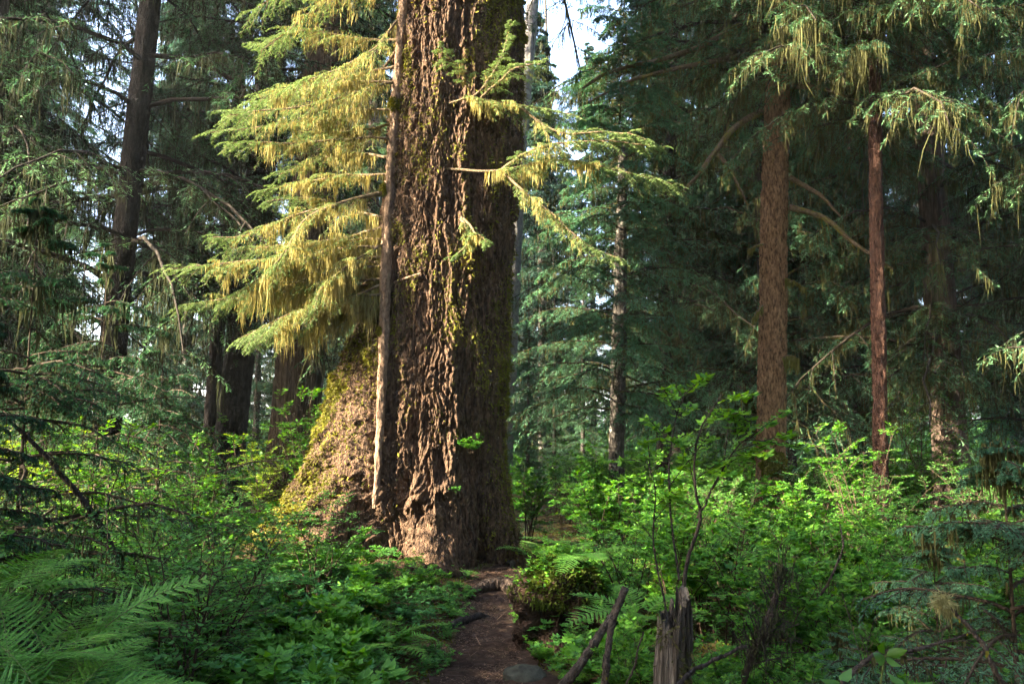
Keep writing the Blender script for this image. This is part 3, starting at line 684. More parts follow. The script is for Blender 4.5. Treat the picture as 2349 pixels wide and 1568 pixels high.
# ------------------------------------------------------------------ forest behind
rf = RNG(900)
for nm, me in zip(('crown', 'crown_moss'), TPL['dark'][0]):
    o = link(nm, me, GIANT); o.location = (GX, GY, 7.7); o.scale = (1.25, 1.25, 1.1)  # crown above the view, added to keep sun off the right spruce
def far_forest():
    spots = []
    def ok(x, y, d, rad):
        if abs(x - .052 * y) < 2.6 + .012 * y: return False
        if min(abs(x / y + .50), abs(x / y + .345)) < .06: return False      # lighter places in the canopy on the left      # the bright gap right of the giant
        return all(math.hypot(x - a, y - b) > d for a, b in spots)
    zones = [((17, 25), 6, 3.8), ((26, 40), 12, 4.6), ((42, 66), 14, 5.0), ((68, 100), 26, 5.)]
    for (y0, y1), n, d in zones:
        k = tries = 0
        while k < n and tries < 4000:
            tries += 1
            y = rf.uniform(y0, y1); x = rf.uniform(-.70 * y - 2, .70 * y + 2)
            if y < 25 and -6.5 < x < 2: continue
            if ok(x, y, d, 0):
                spots.append((x, y)); k += 1
    for i, (x, y) in enumerate(spots):
        zone = 'mid' if y < 25.5 else ('back' if y < 41 else 'far')
        sd = 'left' if x < 0 else 'right'
        if zone == 'mid': kind = ['mossy', 'teal', 'dark'][i % 3] if sd == 'right' else ['dark', 'teal'][i % 2]
        elif zone == 'back': kind = ['teal', 'mossy', 'far', 'dark'][i % 4]
        else: kind = 'far'
        lab = {'mid': f'moss-hung conifer crowding the middle distance on the {sd} of the giant',
               'back': f'shaded conifer deep in the forest beyond the thicket, {sd} of the giant',
               'far': f'blue-green conifer in the farthest rows, {sd} of the giant'}[zone]
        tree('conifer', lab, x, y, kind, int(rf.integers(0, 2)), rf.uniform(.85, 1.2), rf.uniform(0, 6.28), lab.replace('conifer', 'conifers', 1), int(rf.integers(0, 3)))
    # low young conifers in the bright gap
    tree('conifer', 'pointed young conifer spire rising into the bright sky gap', float(P(1250, 900, 34)[0]), 34, 'teal', 0, .84, 1., None, 1, .95)
    for i, (px, y, s) in enumerate(((590, 30, .5), (560, 36, .6), (1235, 36, .4), (1260, 42, .45), (1300, 44, .52), (1215, 48, .62), (1360, 38, .62), (1270, 27, .26), (1335, 26, .30), (1210, 20, .2))):
        tree('conifer', 'pale blue-green young conifer filling the lower part of the sky gap', float(P(px, 900, y)[0]), y, 'far' if y > 30 else 'teal', i % 2, s, i * 1.3, 'young conifers in the sky gap', 1)
    # beyond the left and right edges of the view
    for i, (x, y, k) in enumerate(((-8.6, 1.6, 'dark'), (-8.8, -3.5, 'teal'), (-12.8, .9, 'dark'), (-12.2, 13.2, 'dark'), (-18, -3.5, 'teal'), (-16.5, -8, 'dark'), (-21, 15, 'far'), (-23, -7, 'far'), (-20.5, 11.5, 'dark'), (-17.5, 9.9, 'mossy'), (-9.5, 14, 'dark'), (-14.5, 13., 'dark'), (-4.5, -6, 'dark'), (-26, 8.5, 'far'))):  # unseen trees added to block the sun outside a shaft on the giant
        tree('conifer', 'tall conifer standing out of sight beyond the left edge', x, y, k, i % 2, 1.05, i * 1.7, 'conifers beyond the left edge', i % 3)
    for i, (x, y, k) in enumerate(((-5, -9, 'dark'), (0.5, -7.5, 'mossy'), (5.5, -6, 'dark'), (9.5, -2.5, 'teal'), (11, 1, 'mossy'), (2.5, -12.5, 'far'), (-9, -14, 'far'), (8.5, -10, 'far'), (14, -5, 'far'))):  # unseen trees added behind the camera to cut frontal sky light
        tree('conifer', 'conifer standing out of sight behind the viewpoint', x, y, k, i % 2, 1.05, i * 1.3, 'conifers behind the viewpoint', i % 3)
    for i, (x, y, k) in enumerate(((10.5, 9, 'mossy'), (11.5, 14, 'dark'), (9.0, 16.5, 'mossy'), (6.2, 18.5, 'teal'), (12, 4, 'teal'))):
        tree('conifer', 'moss-curtained conifer at the dark right edge of the view', x, y, k, i % 2, 1.0, i * 2.1, 'conifers along the right edge', i % 3)
far_forest()

# ------------------------------------------------------------------ shrubs
def shrub_parts(seed, h, spread, nst, n2, n3, nl, leafL, leafW, mat, kind='tri', stem=None, up=.75, layers=.1, stemr=.006):
    r = RNG(seed); K = 8; s = np.linspace(0, 1, K)
    az = r.uniform(0, 2 * PI, nst); ln = spread * r.uniform(.3, 1.0, nst); hh = h * r.uniform(up, 1.0, nst)
    b = r.normal(0, .06 * spread + .02, (nst, 2))
    x = b[:, :1] + (np.cos(az) * ln)[:, None] * s[None] ** 1.5; y = b[:, 1:] + (np.sin(az) * ln)[:, None] * s[None] ** 1.5
    z = hh[:, None] * (s[None] - .12 * s[None] ** 3) - .05
    S0 = np.stack([x, y, z], -1) + r.normal(0, .012, (nst, K, 3)).cumsum(1)
    gs = G(); gl = G()
    tubes(gs, S0, (stemr * h * (1.25 - s))[None], 5, 0, .1)
    P2, L2 = grow(r, S0, n2, .25, 1., .95, np.full(nst, .42 * spread + .1), .10, 6, zj=layers, taper=.35, spin=.9)
    tubes(gs, P2, .0025 * h * (1.2 - np.linspace(0, 1, 6))[None], 3, 0, .1)
    P3, L3 = grow(r, P2, n3, .2, 1., .8, .45 * L2, .08, 4, zj=layers)
    tubes(gs, P3, .0012 * h, 3, 0, .1)
    for PPl, m in ((P3, nl), (P2, nl)):
        B = len(PPl); ss = (np.arange(m)[None] + .6 + .4 * r.random((B, m))) / m
        pos, tan = at(PPl, ss)
        side = nrm(np.cross(tan, UP)); sg = np.where(np.arange(m)[None] % 2, 1., -1.)[..., None]
        a = np.where(np.arange(m) == m - 1, 0, .95)[None, :, None] + r.normal(0, .25, (B, m, 1))
        d = tan * np.cos(a) + side * sg * np.sin(a); d[..., 2] = d[..., 2] * .5 + r.normal(-.12, .16, (B, m)); d = nrm(d).reshape(-1, 3)
        pos = pos.reshape(-1, 3); N = len(pos)
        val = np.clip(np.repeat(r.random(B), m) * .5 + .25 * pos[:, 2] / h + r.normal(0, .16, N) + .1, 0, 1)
        nn = nrm(UP + r.normal(0, .32, (N, 3)))
        L = leafL * r.uniform(.6, 1.2, N)
        angs = (0, 1.05, -1.05) if kind == 'tri' else (0,)
        for q in angs:
            sd = nrm(np.cross(nn, d)); dd = nrm(d * math.cos(q) + sd * math.sin(q))
            S = nrm(np.cross(dd, nn))
            f = 1 if q == 0 else .82
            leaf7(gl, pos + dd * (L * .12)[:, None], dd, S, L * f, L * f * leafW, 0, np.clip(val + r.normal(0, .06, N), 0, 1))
    return gl.mesh('foliage', [mat]), gs.mesh('stems', [stem or M_STEM])
SH = {
    'salmon': [shrub_parts(101, 1.25, .6, 9, 7, 4, 4, .052, .62, M_LEAF_A), shrub_parts(102, 1.1, .65, 9, 7, 4, 4, .048, .65, M_LEAF_A), shrub_parts(103, 1.4, .5, 8, 8, 4, 4, .055, .6, M_LEAF_A)],
    'huck': [shrub_parts(111, 1.35, .75, 8, 9, 6, 5, .036, .55, M_LEAF_B, 'one', layers=.06), shrub_parts(112, 1.0, .7, 8, 9, 6, 5, .034, .55, M_LEAF_B, 'one', layers=.06)],
    'teal': [shrub_parts(121, .8, .55, 9, 7, 4, 5, .055, .6, M_LEAF_C, 'one', layers=.06), shrub_parts(122, .7, .6, 9, 7, 4, 5, .06, .62, M_LEAF_C, 'one', layers=.06)],
    'low': [shrub_parts(131, .42, .34, 8, 5, 3, 3, .048, .65, M_LEAF_A, stemr=.01), shrub_parts(132, .36, .38, 8, 5, 3, 3, .045, .65, M_LEAF_B, stemr=.01)],
    'broad': [shrub_parts(151, .55, .45, 6, 5, 3, 3, .085, .62, M_LEAF_F, stemr=.009), shrub_parts(152, .45, .4, 6, 5, 3, 3, .075, .7, M_LEAF_F, stemr=.009)],
    'twiggy': [shrub_parts(141, 2.0, .8, 7, 10, 6, 5, .045, .6, M_LEAF_D, 'one', layers=.08, stemr=.004), shrub_parts(142, 2.2, .8, 7, 10, 6, 5, .05, .6, M_LEAF_A, 'one', layers=.08, stemr=.004)],
}
SPROTO = {}
def shrub(kind, var, x, y, s, rz, label, group=None, name=None, z=None, zs=1.):
    key = (kind, var)
    if key not in SPROTO:
        t = thing(name or 'shrub', label, 'shrub')
        link('foliage', SH[kind][var][0], t); link('stems', SH[kind][var][1], t)
        SPROTO[key] = t
        if group: t['group'] = group
    else:
        t = copy_thing(SPROTO[key], label, group)
        t.name = name or 'shrub'
    t.location = (x, y, float(H(x, y)) if z is None else z); t.rotation_euler = (0, 0, rz); t.scale = (s, s, s * zs)
    return t
def in_giant(x, y, m=.1):
    th = math.atan2(y - GY, x - GX)
    return math.hypot(x - GX, y - GY) < float(giant_r(np.array(th), np.array(.15))) + m
def scatter(seed, n, xr, yr, dmin, cond, placed):
    r = RNG(seed); out = []; k = 0
    while len(out) < n and k < n * 60:
        k += 1
        y = r.uniform(*yr); x = r.uniform(*xr(y))
        if in_giant(x, y, .25) or abs(x - float(path_x(y))) < float(path_w(y)) + .3 and y < 12.8: continue
        if not cond(x, y): continue
        if any((x - a) ** 2 + (y - b) ** 2 < dmin ** 2 for a, b in placed): continue
        placed.append((x, y)); out.append((x, y))
    return out, r
placed = []
# thicket on the right
pts, r = scatter(1, 46, lambda y: (.62, .66 * y + .6), (5.2, 9.5), .5, lambda x, y: x > .95 or y > 7.6, placed)
for i, (x, y) in enumerate(pts):
    k = 'salmon' if r.random() < .72 else 'huck'
    near_path = x - float(path_x(y)) < 1.1
    sc_ = (.5 if near_path else r.uniform(.75, 1.0))
    shrub(k, int(r.integers(0, len(SH[k]))), x, y, sc_, r.uniform(0, 6.28), 'bright green salmonberry bush in the near part of the right-hand thicket' if k == 'salmon' else 'small-leaved bush in the near part of the right-hand thicket', 'near bushes of the right thicket' if k == 'salmon' else 'small-leaved near bushes of the right thicket', 'salmonberry_bush' if k == 'salmon' else 'huckleberry_bush')
pts, r = scatter(2, 95, lambda y: (.55 + (y - 9) * .06, .68 * y + .5), (9.5, 24), .95, lambda x, y: not (x < 1.3 and y < 12.5), placed)
for i, (x, y) in enumerate(pts):
    k = 'salmon' if r.random() < .7 else 'huck'
    shrub(k, int(r.integers(0, len(SH[k]))), x, y, r.uniform(.85, 1.2), r.uniform(0, 6.28), 'leafy bush far back in the right-hand thicket beneath the spruces', 'back bushes of the right thicket', 'salmonberry_bush' if k == 'salmon' else 'huckleberry_bush')
pts, r = scatter(7, 30, lambda y: (.55, .64 * y + .3), (3.1, 5.3), .34, lambda x, y: x > .9 or y > 4.6, placed)
for i, (x, y) in enumerate(pts):
    k = 'salmon' if r.random() < .5 else 'huck'
    shrub(k, int(r.integers(0, len(SH[k]))), x, y, r.uniform(.45, .62), r.uniform(0, 6.28), 'half-shaded small bush at the bottom right of the thicket, around the dead branches', 'small bushes around the dead branches', 'shrub')
# left side, from the sunlit hollow to the near bank
pts, r = scatter(3, 44, lambda y: (-.68 * y - .4, -3.6 if y > 9.2 else -2.4), (7.5, 20), .75, lambda x, y: not (x > -4.3 and 9 < y < 12.5), placed)
for i, (x, y) in enumerate(pts):
    k = ('twiggy' if r.random() < .4 else 'salmon') if r.random() < .75 else 'huck'
    shrub(k, int(r.integers(0, len(SH[k]))), x, y, r.uniform(.8, 1.1), r.uniform(0, 6.28), 'yellow-green bush in the sunlit hollow left of the giant', 'bushes in the sunlit hollow', 'shrub')
pts, r = scatter(4, 40, lambda y: (-.66 * y - .2, -.95), (3.9, 7.6), .42, lambda x, y: True, placed)
for i, (x, y) in enumerate(pts):
    nearp = x > -1.7
    k = ('low' if r.random() < .7 else 'teal') if nearp else ('teal' if r.random() < .65 else 'huck')
    shrub(k, int(r.integers(0, len(SH[k]))), x, y, r.uniform(.85, 1.1) * (.72 if nearp else 1), r.uniform(0, 6.28), 'low leafy plant on the left bank beside the trail' if nearp else 'dense blue-green bush on the shaded bank at lower left', 'low plants on the left bank' if nearp else 'blue-green bushes at lower left', 'shrub')
pts, r = scatter(5, 22, lambda y: (-2.6, -.75), (6.6, 9.7), .36, lambda x, y: True, placed)
for i, (x, y) in enumerate(pts):
    shrub('low', i % 2, x, y, r.uniform(.45, .75), r.uniform(0, 6.28), 'knee-high leafy plant between the trail and the sunlit roots', 'knee-high plants by the roots', 'shrub')
pts, r = scatter(6, 16, lambda y: (.45, 1.25), (5.6, 9.6), .34, lambda x, y: True, placed)
for i, (x, y) in enumerate(pts):
    shrub('low', i % 2, x, y, r.uniform(.7, 1.1), r.uniform(0, 6.28), 'knee-high leafy plant along the right edge of the trail', 'knee-high plants right of the trail', 'shrub')
pts, r = scatter(8, 20, lambda y: (-.60 * y, -.7), (3.9, 8.2), .5, lambda x, y: True, [])
for i, (x, y) in enumerate(pts):
    shrub('broad', i % 2, x, y, r.uniform(.8, 1.2), r.uniform(0, 6.28), 'fresh green broad-leaved plant among the finer bushes left of the trail', 'broad-leaved plants left of the trail', 'leafy_plant')
pts, r = scatter(9, 14, lambda y: (.5, .55 * y), (3.8, 8.), .5, lambda x, y: True, [])
for i, (x, y) in enumerate(pts):
    shrub('broad', i % 2, x, y, r.uniform(.7, 1.1), r.uniform(0, 6.28), 'fresh green broad-leaved plant among the finer bushes right of the trail', 'broad-leaved plants right of the trail', 'leafy_plant')
r = RNG(10)
for i in range(30):
    y = r.uniform(5.4, 10.2); sg = -1 if i % 2 else 1; x = float(path_x(y)) + sg * (float(path_w(y)) + r.uniform(-.02, .14))
    if in_giant(x, y, .15): continue
    shrub('low', i % 2, x, y, r.uniform(.22, .45), r.uniform(0, 6.28), 'tiny leafy seedling at the very edge of the trail', 'seedlings on the trail edge', 'seedling')
def gp(px, py, y=None):
    """ground point seen at a pixel (flat ground)"""
    q = CAMZ * FPX / (py - HZ); return (px - CX) / FPX * q, q
# single plants that stand out
x = P(585, 1000, 12.)[0]
shrub('twiggy', 0, x, 12.3, .82, .5, 'small sunlit sapling with yellow-green leaves in front of the fibrous trunk', None, 'vine_maple_sapling', float(H(x, 12.3)) + .1)
x = P(2095, 1000, 15)[0]
shrub('twiggy', 1, P(2120, 900, 15.5)[0], 15.5, 1.25, 1.5, 'bright green young tree glowing right of the thin reddish trunk', None, 'vine_maple_sapling')
shrub('twiggy', 1, P(1960, 1000, 10)[0], 10., .95, 2.5, 'tall thin bush standing before the thin reddish trunk', None, 'vine_maple_sapling')
shrub('twiggy', 1, P(720, 960, 12.4)[0], 12.4, 1.15, 3.5, 'leafy bush against the left flank of the giant', None, 'vine_maple_sapling')
shrub('salmon', 2, P(1210, 1100, 12.5)[0], 12.6, 1.0, .3, 'leafy bush tucked against the right flank of the giant', None, 'salmonberry_bush')
shrub('twiggy', 1, P(180, 1000, 6.5)[0], 6.6, .95, 4.5, 'thin-leaved shrub with dark arching stems behind the left ferns', None, 'vine_maple_sapling')
shrub('twiggy', 1, P(420, 1000, 7.5)[0], 7.6, .85, 5.5, 'twiggy shrub midway between the left ferns and the giant', None, 'vine_maple_sapling')
for i, (px, py, s) in enumerate(((1080, 1010, .5), (1046, 1100, .22))):
    q = P(px, py, 9.8); yy = giant_front(q[0], q[2]) - .03; q = P(px, py + 25, yy)
    shrub('low', i, q[0], yy - .05, s, 0., ['spindly seedling sprouting from the bark of the giant trunk', 'tiny sprig on the shaded bark below the spindly seedling'][i], None, 'seedling', q[2])

# dark-stemmed tall bush behind the snag
def tall_bush():
    t = thing('tall_bush', 'tall bush with dark bare stems and bright leaves rising behind the broken snag', 'shrub', (0, 0, 0))
    r = RNG(33); g = G(); gl = G()
    stems = [[(1560, 1420, 4.5), (1575, 1290, 4.5), (1602, 1190, 4.5), (1585, 1120, 4.45), (1590, 1000, 4.4), (1640, 905, 4.4)],
             [(1560, 1330, 4.5), (1545, 1200, 4.6), (1540, 1080, 4.6), (1560, 960, 4.6), (1580, 900, 4.6)],
             [(1530, 1400, 4.6), (1500, 1250, 4.7), (1505, 1130, 4.7), (1480, 1040, 4.8)],
             [(1602, 1190, 4.5), (1640, 1120, 4.5), (1700, 1030, 4.4), (1740, 1010, 4.3)]]
    S0 = np.stack([spline(PP(s), 14) for s in stems]) + r.normal(0, .004, (4, 14, 3)).cumsum(1)
    rad = np.array([.009, .0042, .0036, .004])[:, None] * (1.2 - np.linspace(0, 1, 14))[None] + .002
    tubes(g, S0, rad, 7, 0, .25)
    P2, L2 = grow(r, S0, 8, .35, 1., .9, np.full(4, .5), .08, 6, zj=.10, spin=.9)
    tubes(g, P2, .0028, 4, 0, 0)
    P3, L3 = grow(r, P2, 4, .25, 1, .8, .4 * L2, .08, 4, zj=.08)
    tubes(g, P3, .0015, 3, 0, 0)
    for PL, m in ((P2, 5), (P3, 4)):
        B = len(PL); pos, tan = at(PL, (np.arange(m)[None] + .9 + 0 * PL[:, :1, 0]) / m)
        side = nrm(np.cross(tan, UP)); sg = np.where(np.arange(m)[None] % 2, 1., -1.)[..., None]
        d = tan * .5 + side * sg * .85; d[..., 2] = d[..., 2] * .4 - .1; d = nrm(d).reshape(-1, 3); pos = pos.reshape(-1, 3); N = len(pos)
        nn = nrm(UP + r.normal(0, .3, (N, 3))); L = .042 * r.uniform(.5, 1.3, N); val = np.clip(r.normal(.62, .22, N), 0, 1)
        for q in (0, 1., -1.):
            sd = nrm(np.cross(nn, d)); dd = nrm(d * math.cos(q) + sd * math.sin(q)); leaf7(gl, pos + dd * .006, dd, nrm(np.cross(dd, nn)), L, L * .6, 0, val)
    g.obj('stems', [M_BARK_DARK], t); gl.obj('foliage', [M_LEAF_A], t)
tall_bush()

# ------------------------------------------------------------------ young conifers near the camera
def young_conifer(seed, Ht, zb, Rm, nbr, mats, nl=.024, nw=.006, moss_n=0, n2=14, n3=7, nn=12, droop=.35, tr=.02):
    c, m = conifer_parts(seed, Ht, zb, Rm, nbr, n2, n3, nn, nl, nw, moss_n, .16, mats, droop, .36, .012, None, .8, .010, .12)
    g = G(); z = np.linspace(-.1, Ht, 14); tubes(g, np.stack([0 * z, 0 * z, z], -1)[None], (tr * (1.05 - z / Ht))[None], 7, 0, 0)
    return c, m, g.mesh('trunk', [M_TWIG])
YM = (M_NEEDLE_YOUNG, M_TWIG, M_MOSS_DARK)
YA = young_conifer(201, 3.4, .35, 1.5, 62, YM, moss_n=2)
YB = young_conifer(202, 2.6, .25, 1.1, 54, YM, moss_n=1)
YD = young_conifer(203, 2.0, .2, 1.15, 46, (M_NEEDLE, M_TWIG, M_MOSS_MID), .024, .006, 2, droop=.3)
def sapling(tp, x, y, s, rz, label):
    t = thing('conifer_sapling', label, 'sapling', (x, y, float(H(x, y))), rz); t.scale = (s, s, s)
    link('crown', tp[0], t); link('trunk', tp[2], t)
    if tp[1]: link('hanging_moss', tp[1], t)
sapling(YA, P(60, 900, 5.6)[0], 5.6, 1.0, .3, 'young hemlock with bright drooping tips at the left edge')
sapling(YB, P(-60, 900, 4.4)[0], 4.4, .95, 1.3, 'smaller young hemlock half cut off by the left edge')
sapling(YA, P(230, 900, 8.)[0], 8., 1.05, 2.3, 'young hemlock behind the one at the left edge, below the leaning dark trunk')
sapling(YB, P(330, 900, 10.)[0], 10.5, 1.2, 3.3, 'shaded young hemlock at the foot of the leaning dark trunk')
sapling(YD, P(2290, 900, 3.7)[0], 3.7, .88, .9, 'dark sparse young spruce at the lower right edge')
sapling(YD, P(2120, 900, 4.6)[0], 4.6, .62, 2.2, 'dark little spruce beside the lichen-tipped dead stick')
sapling(YD, P(1900, 900, 4.)[0], 4., .40, 4.2, 'stunted spruce seedling low in the right-hand foreground')

# ------------------------------------------------------------------ ferns
def frond_mesh(seed, bend=.5, stalk=.25, npin=15, wid=.32):
    r = RNG(seed); K = 30; s = np.linspace(0, 1, K)
    ang = 1.25 - 3. * bend * s ** .8
    dx = np.cos(ang) / (K - 1); dz = np.sin(ang) / (K - 1)
    R_ = np.stack([np.cumsum(dx), .02 * np.sin(s * 5 + seed), np.cumsum(dz)], -1)
    g = G(); tubes(g, R_[None], (.005 * (1.1 - s))[None], 4, 1, .5)
    t = (np.arange(npin) + .5) / npin; ss = stalk + (1 - stalk) * t
    pos, tan = at(R_[None], ss[None]); pos, tan = pos[0], tan[0]
    env = wid * np.minimum(1, .55 + t * 2.2) * (1 - t) ** .75 + .012
    Y = np.array([0, 1., 0])
    for sg in (-1, 1):
        nup = nrm(np.cross(tan, Y * 1.)) * -1
        d = nrm(tan * .5 + Y * sg * .85 + r.normal(0, .05, tan.shape))
        L = env * r.uniform(.85, 1.1, npin)
        q = np.linspace(0, 1, 7)
        PL = pos[:, None] + d[:, None] * L[:, None, None] * q[None, :, None]; PL[..., 2] -= (.12 * L)[:, None] * q[None] ** 2
        tubes(g, PL, .0016, 3, 1, .4)
        nn0 = nrm(UP + r.normal(0, .12, (npin, 3))); dm = nrm(PL[:, 4] - PL[:, 0])
        leaf7(g, pos - UP * .001, dm, nrm(np.cross(dm, nn0)), L * 1.0, np.minimum(L * .17, .022), 0, np.clip(.45 + .15 * r.normal(0, 1, npin) + .2 * t, 0, 1), .0, .1)
        m = 13; u = (np.arange(m) + .5) / m
        pp, tt = at(PL, np.broadcast_to(u, (npin, m)))
        for s2 in (-1, 1):
            sd = nrm(np.cross(tt, UP)) * s2
            dd = nrm(tt * .45 + sd * .9); dd[..., 2] -= .15
            ll = np.minimum(L[:, None] * (.30 * (1 - u) ** .8 + .05), .024 * (1 - .6 * u)).ravel(); N = npin * m
            ww = np.repeat(L / m * 1.35, m)
            nn = nrm(UP + r.normal(0, .18, (N, 3))); D = nrm(dd.reshape(-1, 3)); S = nrm(np.cross(D, nn))
            leaf7(g, pp.reshape(-1, 3), D, S, ll, np.minimum(ww, ll * 1.1), 0, np.clip(.45 + .2 * r.normal(0, 1, N) + .2 * np.repeat(t, m), 0, 1), .1, .1)
    return g.mesh('frond', [M_FERN, M_STEM_GREEN])
FR = [frond_mesh(1, .52), frond_mesh(2, .62), frond_mesh(3, .42, .3, 18, .33)]
def fern(label, x, y, L, n, seed, z=None, az0=0, spread=2 * PI, zs=1.0, group=None):
    r = RNG(seed)
    t = thing('fern', label, 'fern', (x, y, (float(H(x, y)) if z is None else z) - .02), 0, group)
    for i in range(n):
        o = link('frond', FR[i % 3], t)
        o.rotation_euler = (r.normal(0, .12), r.normal(0, .12), az0 + spread * (i + r.uniform(-.25, .25)) / n)
        s = L * r.uniform(.8, 1.1); o.scale = (s, s, s * zs)
    return t
fern('large lacy fern filling the lower left corner', P(120, 1400, 2.75)[0], 2.75, .55, 13, 1, .74, .2, zs=.95)
fern('lacy fern at the bottom left edge, beneath the large corner fern', P(-40, 1400, 2.5)[0], 2.5, .52, 11, 2, .6, .8, zs=.9)
fern('dim fern standing behind the large corner fern', P(170, 1300, 3.5)[0], 3.5, .8, 8, 3, .66, .4, zs=.95)
fern('fern stacked up the left edge above the large corner fern', P(60, 1400, 3.1)[0], 3.1, .6, 9, 21, .80, .1, zs=.85)
fern('small fern just right of the large corner fern', P(330, 1400, 2.95)[0], 2.95, .42, 9, 22, .62, .5, zs=.9)
fern('highest fern at the left edge, under the young hemlock', P(-10, 1400, 3.6)[0], 3.6, .62, 9, 23, .95, .3, zs=.8)
fern('fern spreading beside the blue-green bushes left of the trail', P(640, 1400, 4.9)[0], 4.9, .75, 8, 4)
fern('fern leaning over the left edge of the trail', P(880, 1380, 6.2)[0], 6.2, .7, 8, 5)
fern('fern with flat fronds on top of the mossy stump right of the trail', P(1340, 1290, 6.5)[0], 6.5, .62, 7, 6, .72, .5, zs=.6)
fern('fern just left of the broken snag', P(1465, 1340, 5.4)[0], 5.4, .62, 7, 7, .45, 0, zs=.7)
fern('fern in the sunlit duff below the left roots', P(720, 1290, 9.)[0], 8.6, .62, 7, 8)
fern('fern in the dark right foreground thicket', P(1700, 1500, 4.6)[0], 4.7, .6, 7, 9)
fern('sword fern against the right root of the giant', P(1225, 1240, 10.3)[0], 10.3, .6, 7, 10)

# ------------------------------------------------------------------ ground cover and litter
def ground_cover():
    r = RNG(400); g = G(); N0 = 120000
    y = 3.2 + 14.5 * r.random(N0) ** 1.25; x = r.uniform(-1, 1, N0) * (.68 * y + .4)
    dp = np.abs(x - path_x(y)) - path_w(y)
    th = np.arctan2(y - GY, x - GX); ing = np.hypot(x - GX, y - GY) < giant_r(th, np.full(N0, .1)) + .02
    duff = np.exp(-((x + 2.4) / 1.0) ** 2 - ((y - 9.3) / .9) ** 2)
    p = np.clip(.35 + .9 * fbm(x * 1.1, y * 1.1, 4.4, 3), .03, 1) * np.where(y < 12.6, np.clip(dp / .22, 0, 1), 1) * ~ing * (1 - .75 * duff)
    k = r.random(N0) < p; x, y = x[k], y[k]; N = len(x)
    z = H(x, y) + r.uniform(.01, .16, N) * np.clip(.5 + fbm(x * 2, y * 2, 8., 2), .2, 1)
    a = r.uniform(0, 2 * PI, N); d = nrm(np.column_stack([np.cos(a), np.sin(a), r.normal(-.05, .2, N)]))
    nn = nrm(UP + r.normal(0, .3, (N, 3))); L = r.uniform(.022, .05, N)
    leaf7(g, np.column_stack([x, y, z]), d, nrm(np.cross(d, nn)), L, L * r.uniform(.55, .85, N), 0, np.clip(.5 + .3 * fbm(x * .9, y * .9, 2., 2) + r.normal(0, .17, N), 0, 1))
    tag(g.obj('ground_cover', [M_GROUND_LEAF]), None, None, kind='stuff')
    # moss on the soil
    g = G(); N = 60000
    y = 3.2 + 11.5 * r.random(N) ** 1.2; x = r.uniform(-1, 1, N) * (.66 * y + .3)
    dp = np.abs(x - path_x(y)) - path_w(y); k = (dp > -.02) & (fbm(x * 2.2, y * 2.2, 1., 2) > -.15); x, y = x[k], y[k]; N = len(x)
    D = nrm(np.column_stack([r.normal(0, .6, (N, 2)), np.ones(N)])); S = nrm(np.cross(D, r.normal(0, 1, (N, 3)))); L = r.uniform(.02, .05, N)
    diamonds(g, np.column_stack([x, y, H(x, y) - .004]), D, S, L, L * .3, 0, np.clip(r.normal(.4, .2, N), 0, 1))
    tag(g.obj('ground_moss', [M_MOSS_TRUNK]), None, None, kind='stuff')
    g = G(); N = 40000
    y = r.uniform(3.5, 11.2, N); x = path_x(y) + r.normal(0, .7, N) * (path_w(y) + .15)
    k = r.random(N) < .25; y[k] = r.normal(9.3, .7, k.sum()); x[k] = r.normal(-2.0, .9, k.sum())
    a = r.uniform(0, 2 * PI, N); D = nrm(np.column_stack([np.cos(a), np.sin(a), r.normal(0, .15, N)])); S = nrm(np.cross(D, UP + r.normal(0, .3, (N, 3))))
    L = r.uniform(.015, .05, N) * np.where(r.random(N) < .03, 4.5, 1) * np.where(r.random(N) < .5, .6, 1.1)
    diamonds(g, np.column_stack([x, y, H(x, y) + .012]), D, S, L, np.minimum(L * .25, .008), 0, np.clip(r.beta(1.3, 2.2, N), 0, 1))
    tag(g.obj('needle_litter', [M_LITTER]), None, None, kind='stuff')
    # low tangle far back under the trees
    g = G(); N = 90000
    y = 22 + 90 * r.random(N) ** 1.2; x = r.uniform(-1, 1, N) * (.75 * y + 2)
    z = H(x, y) + r.uniform(.1, 1.2, N) * np.clip(y / 20, 1, 7) * np.clip(.5 + .6 * vn(x * .5, y * .5, 1.), .1, 1)
    a = r.uniform(0, 2 * PI, N); d = nrm(np.column_stack([np.cos(a), np.sin(a), r.normal(-.1, .3, N)])); nn = nrm(UP + r.normal(0, .5, (N, 3)))
    L = r.uniform(.12, .3, N) * np.clip(y / 30, 1, 3); diamonds(g, np.column_stack([x, y, z]), d, nrm(np.cross(d, nn)), L, L * .6, 0, np.clip(r.normal(.5, .2, N), 0, 1))
    tag(g.obj('undergrowth', [M_LEAF_B]), None, None, kind='stuff')
ground_cover()

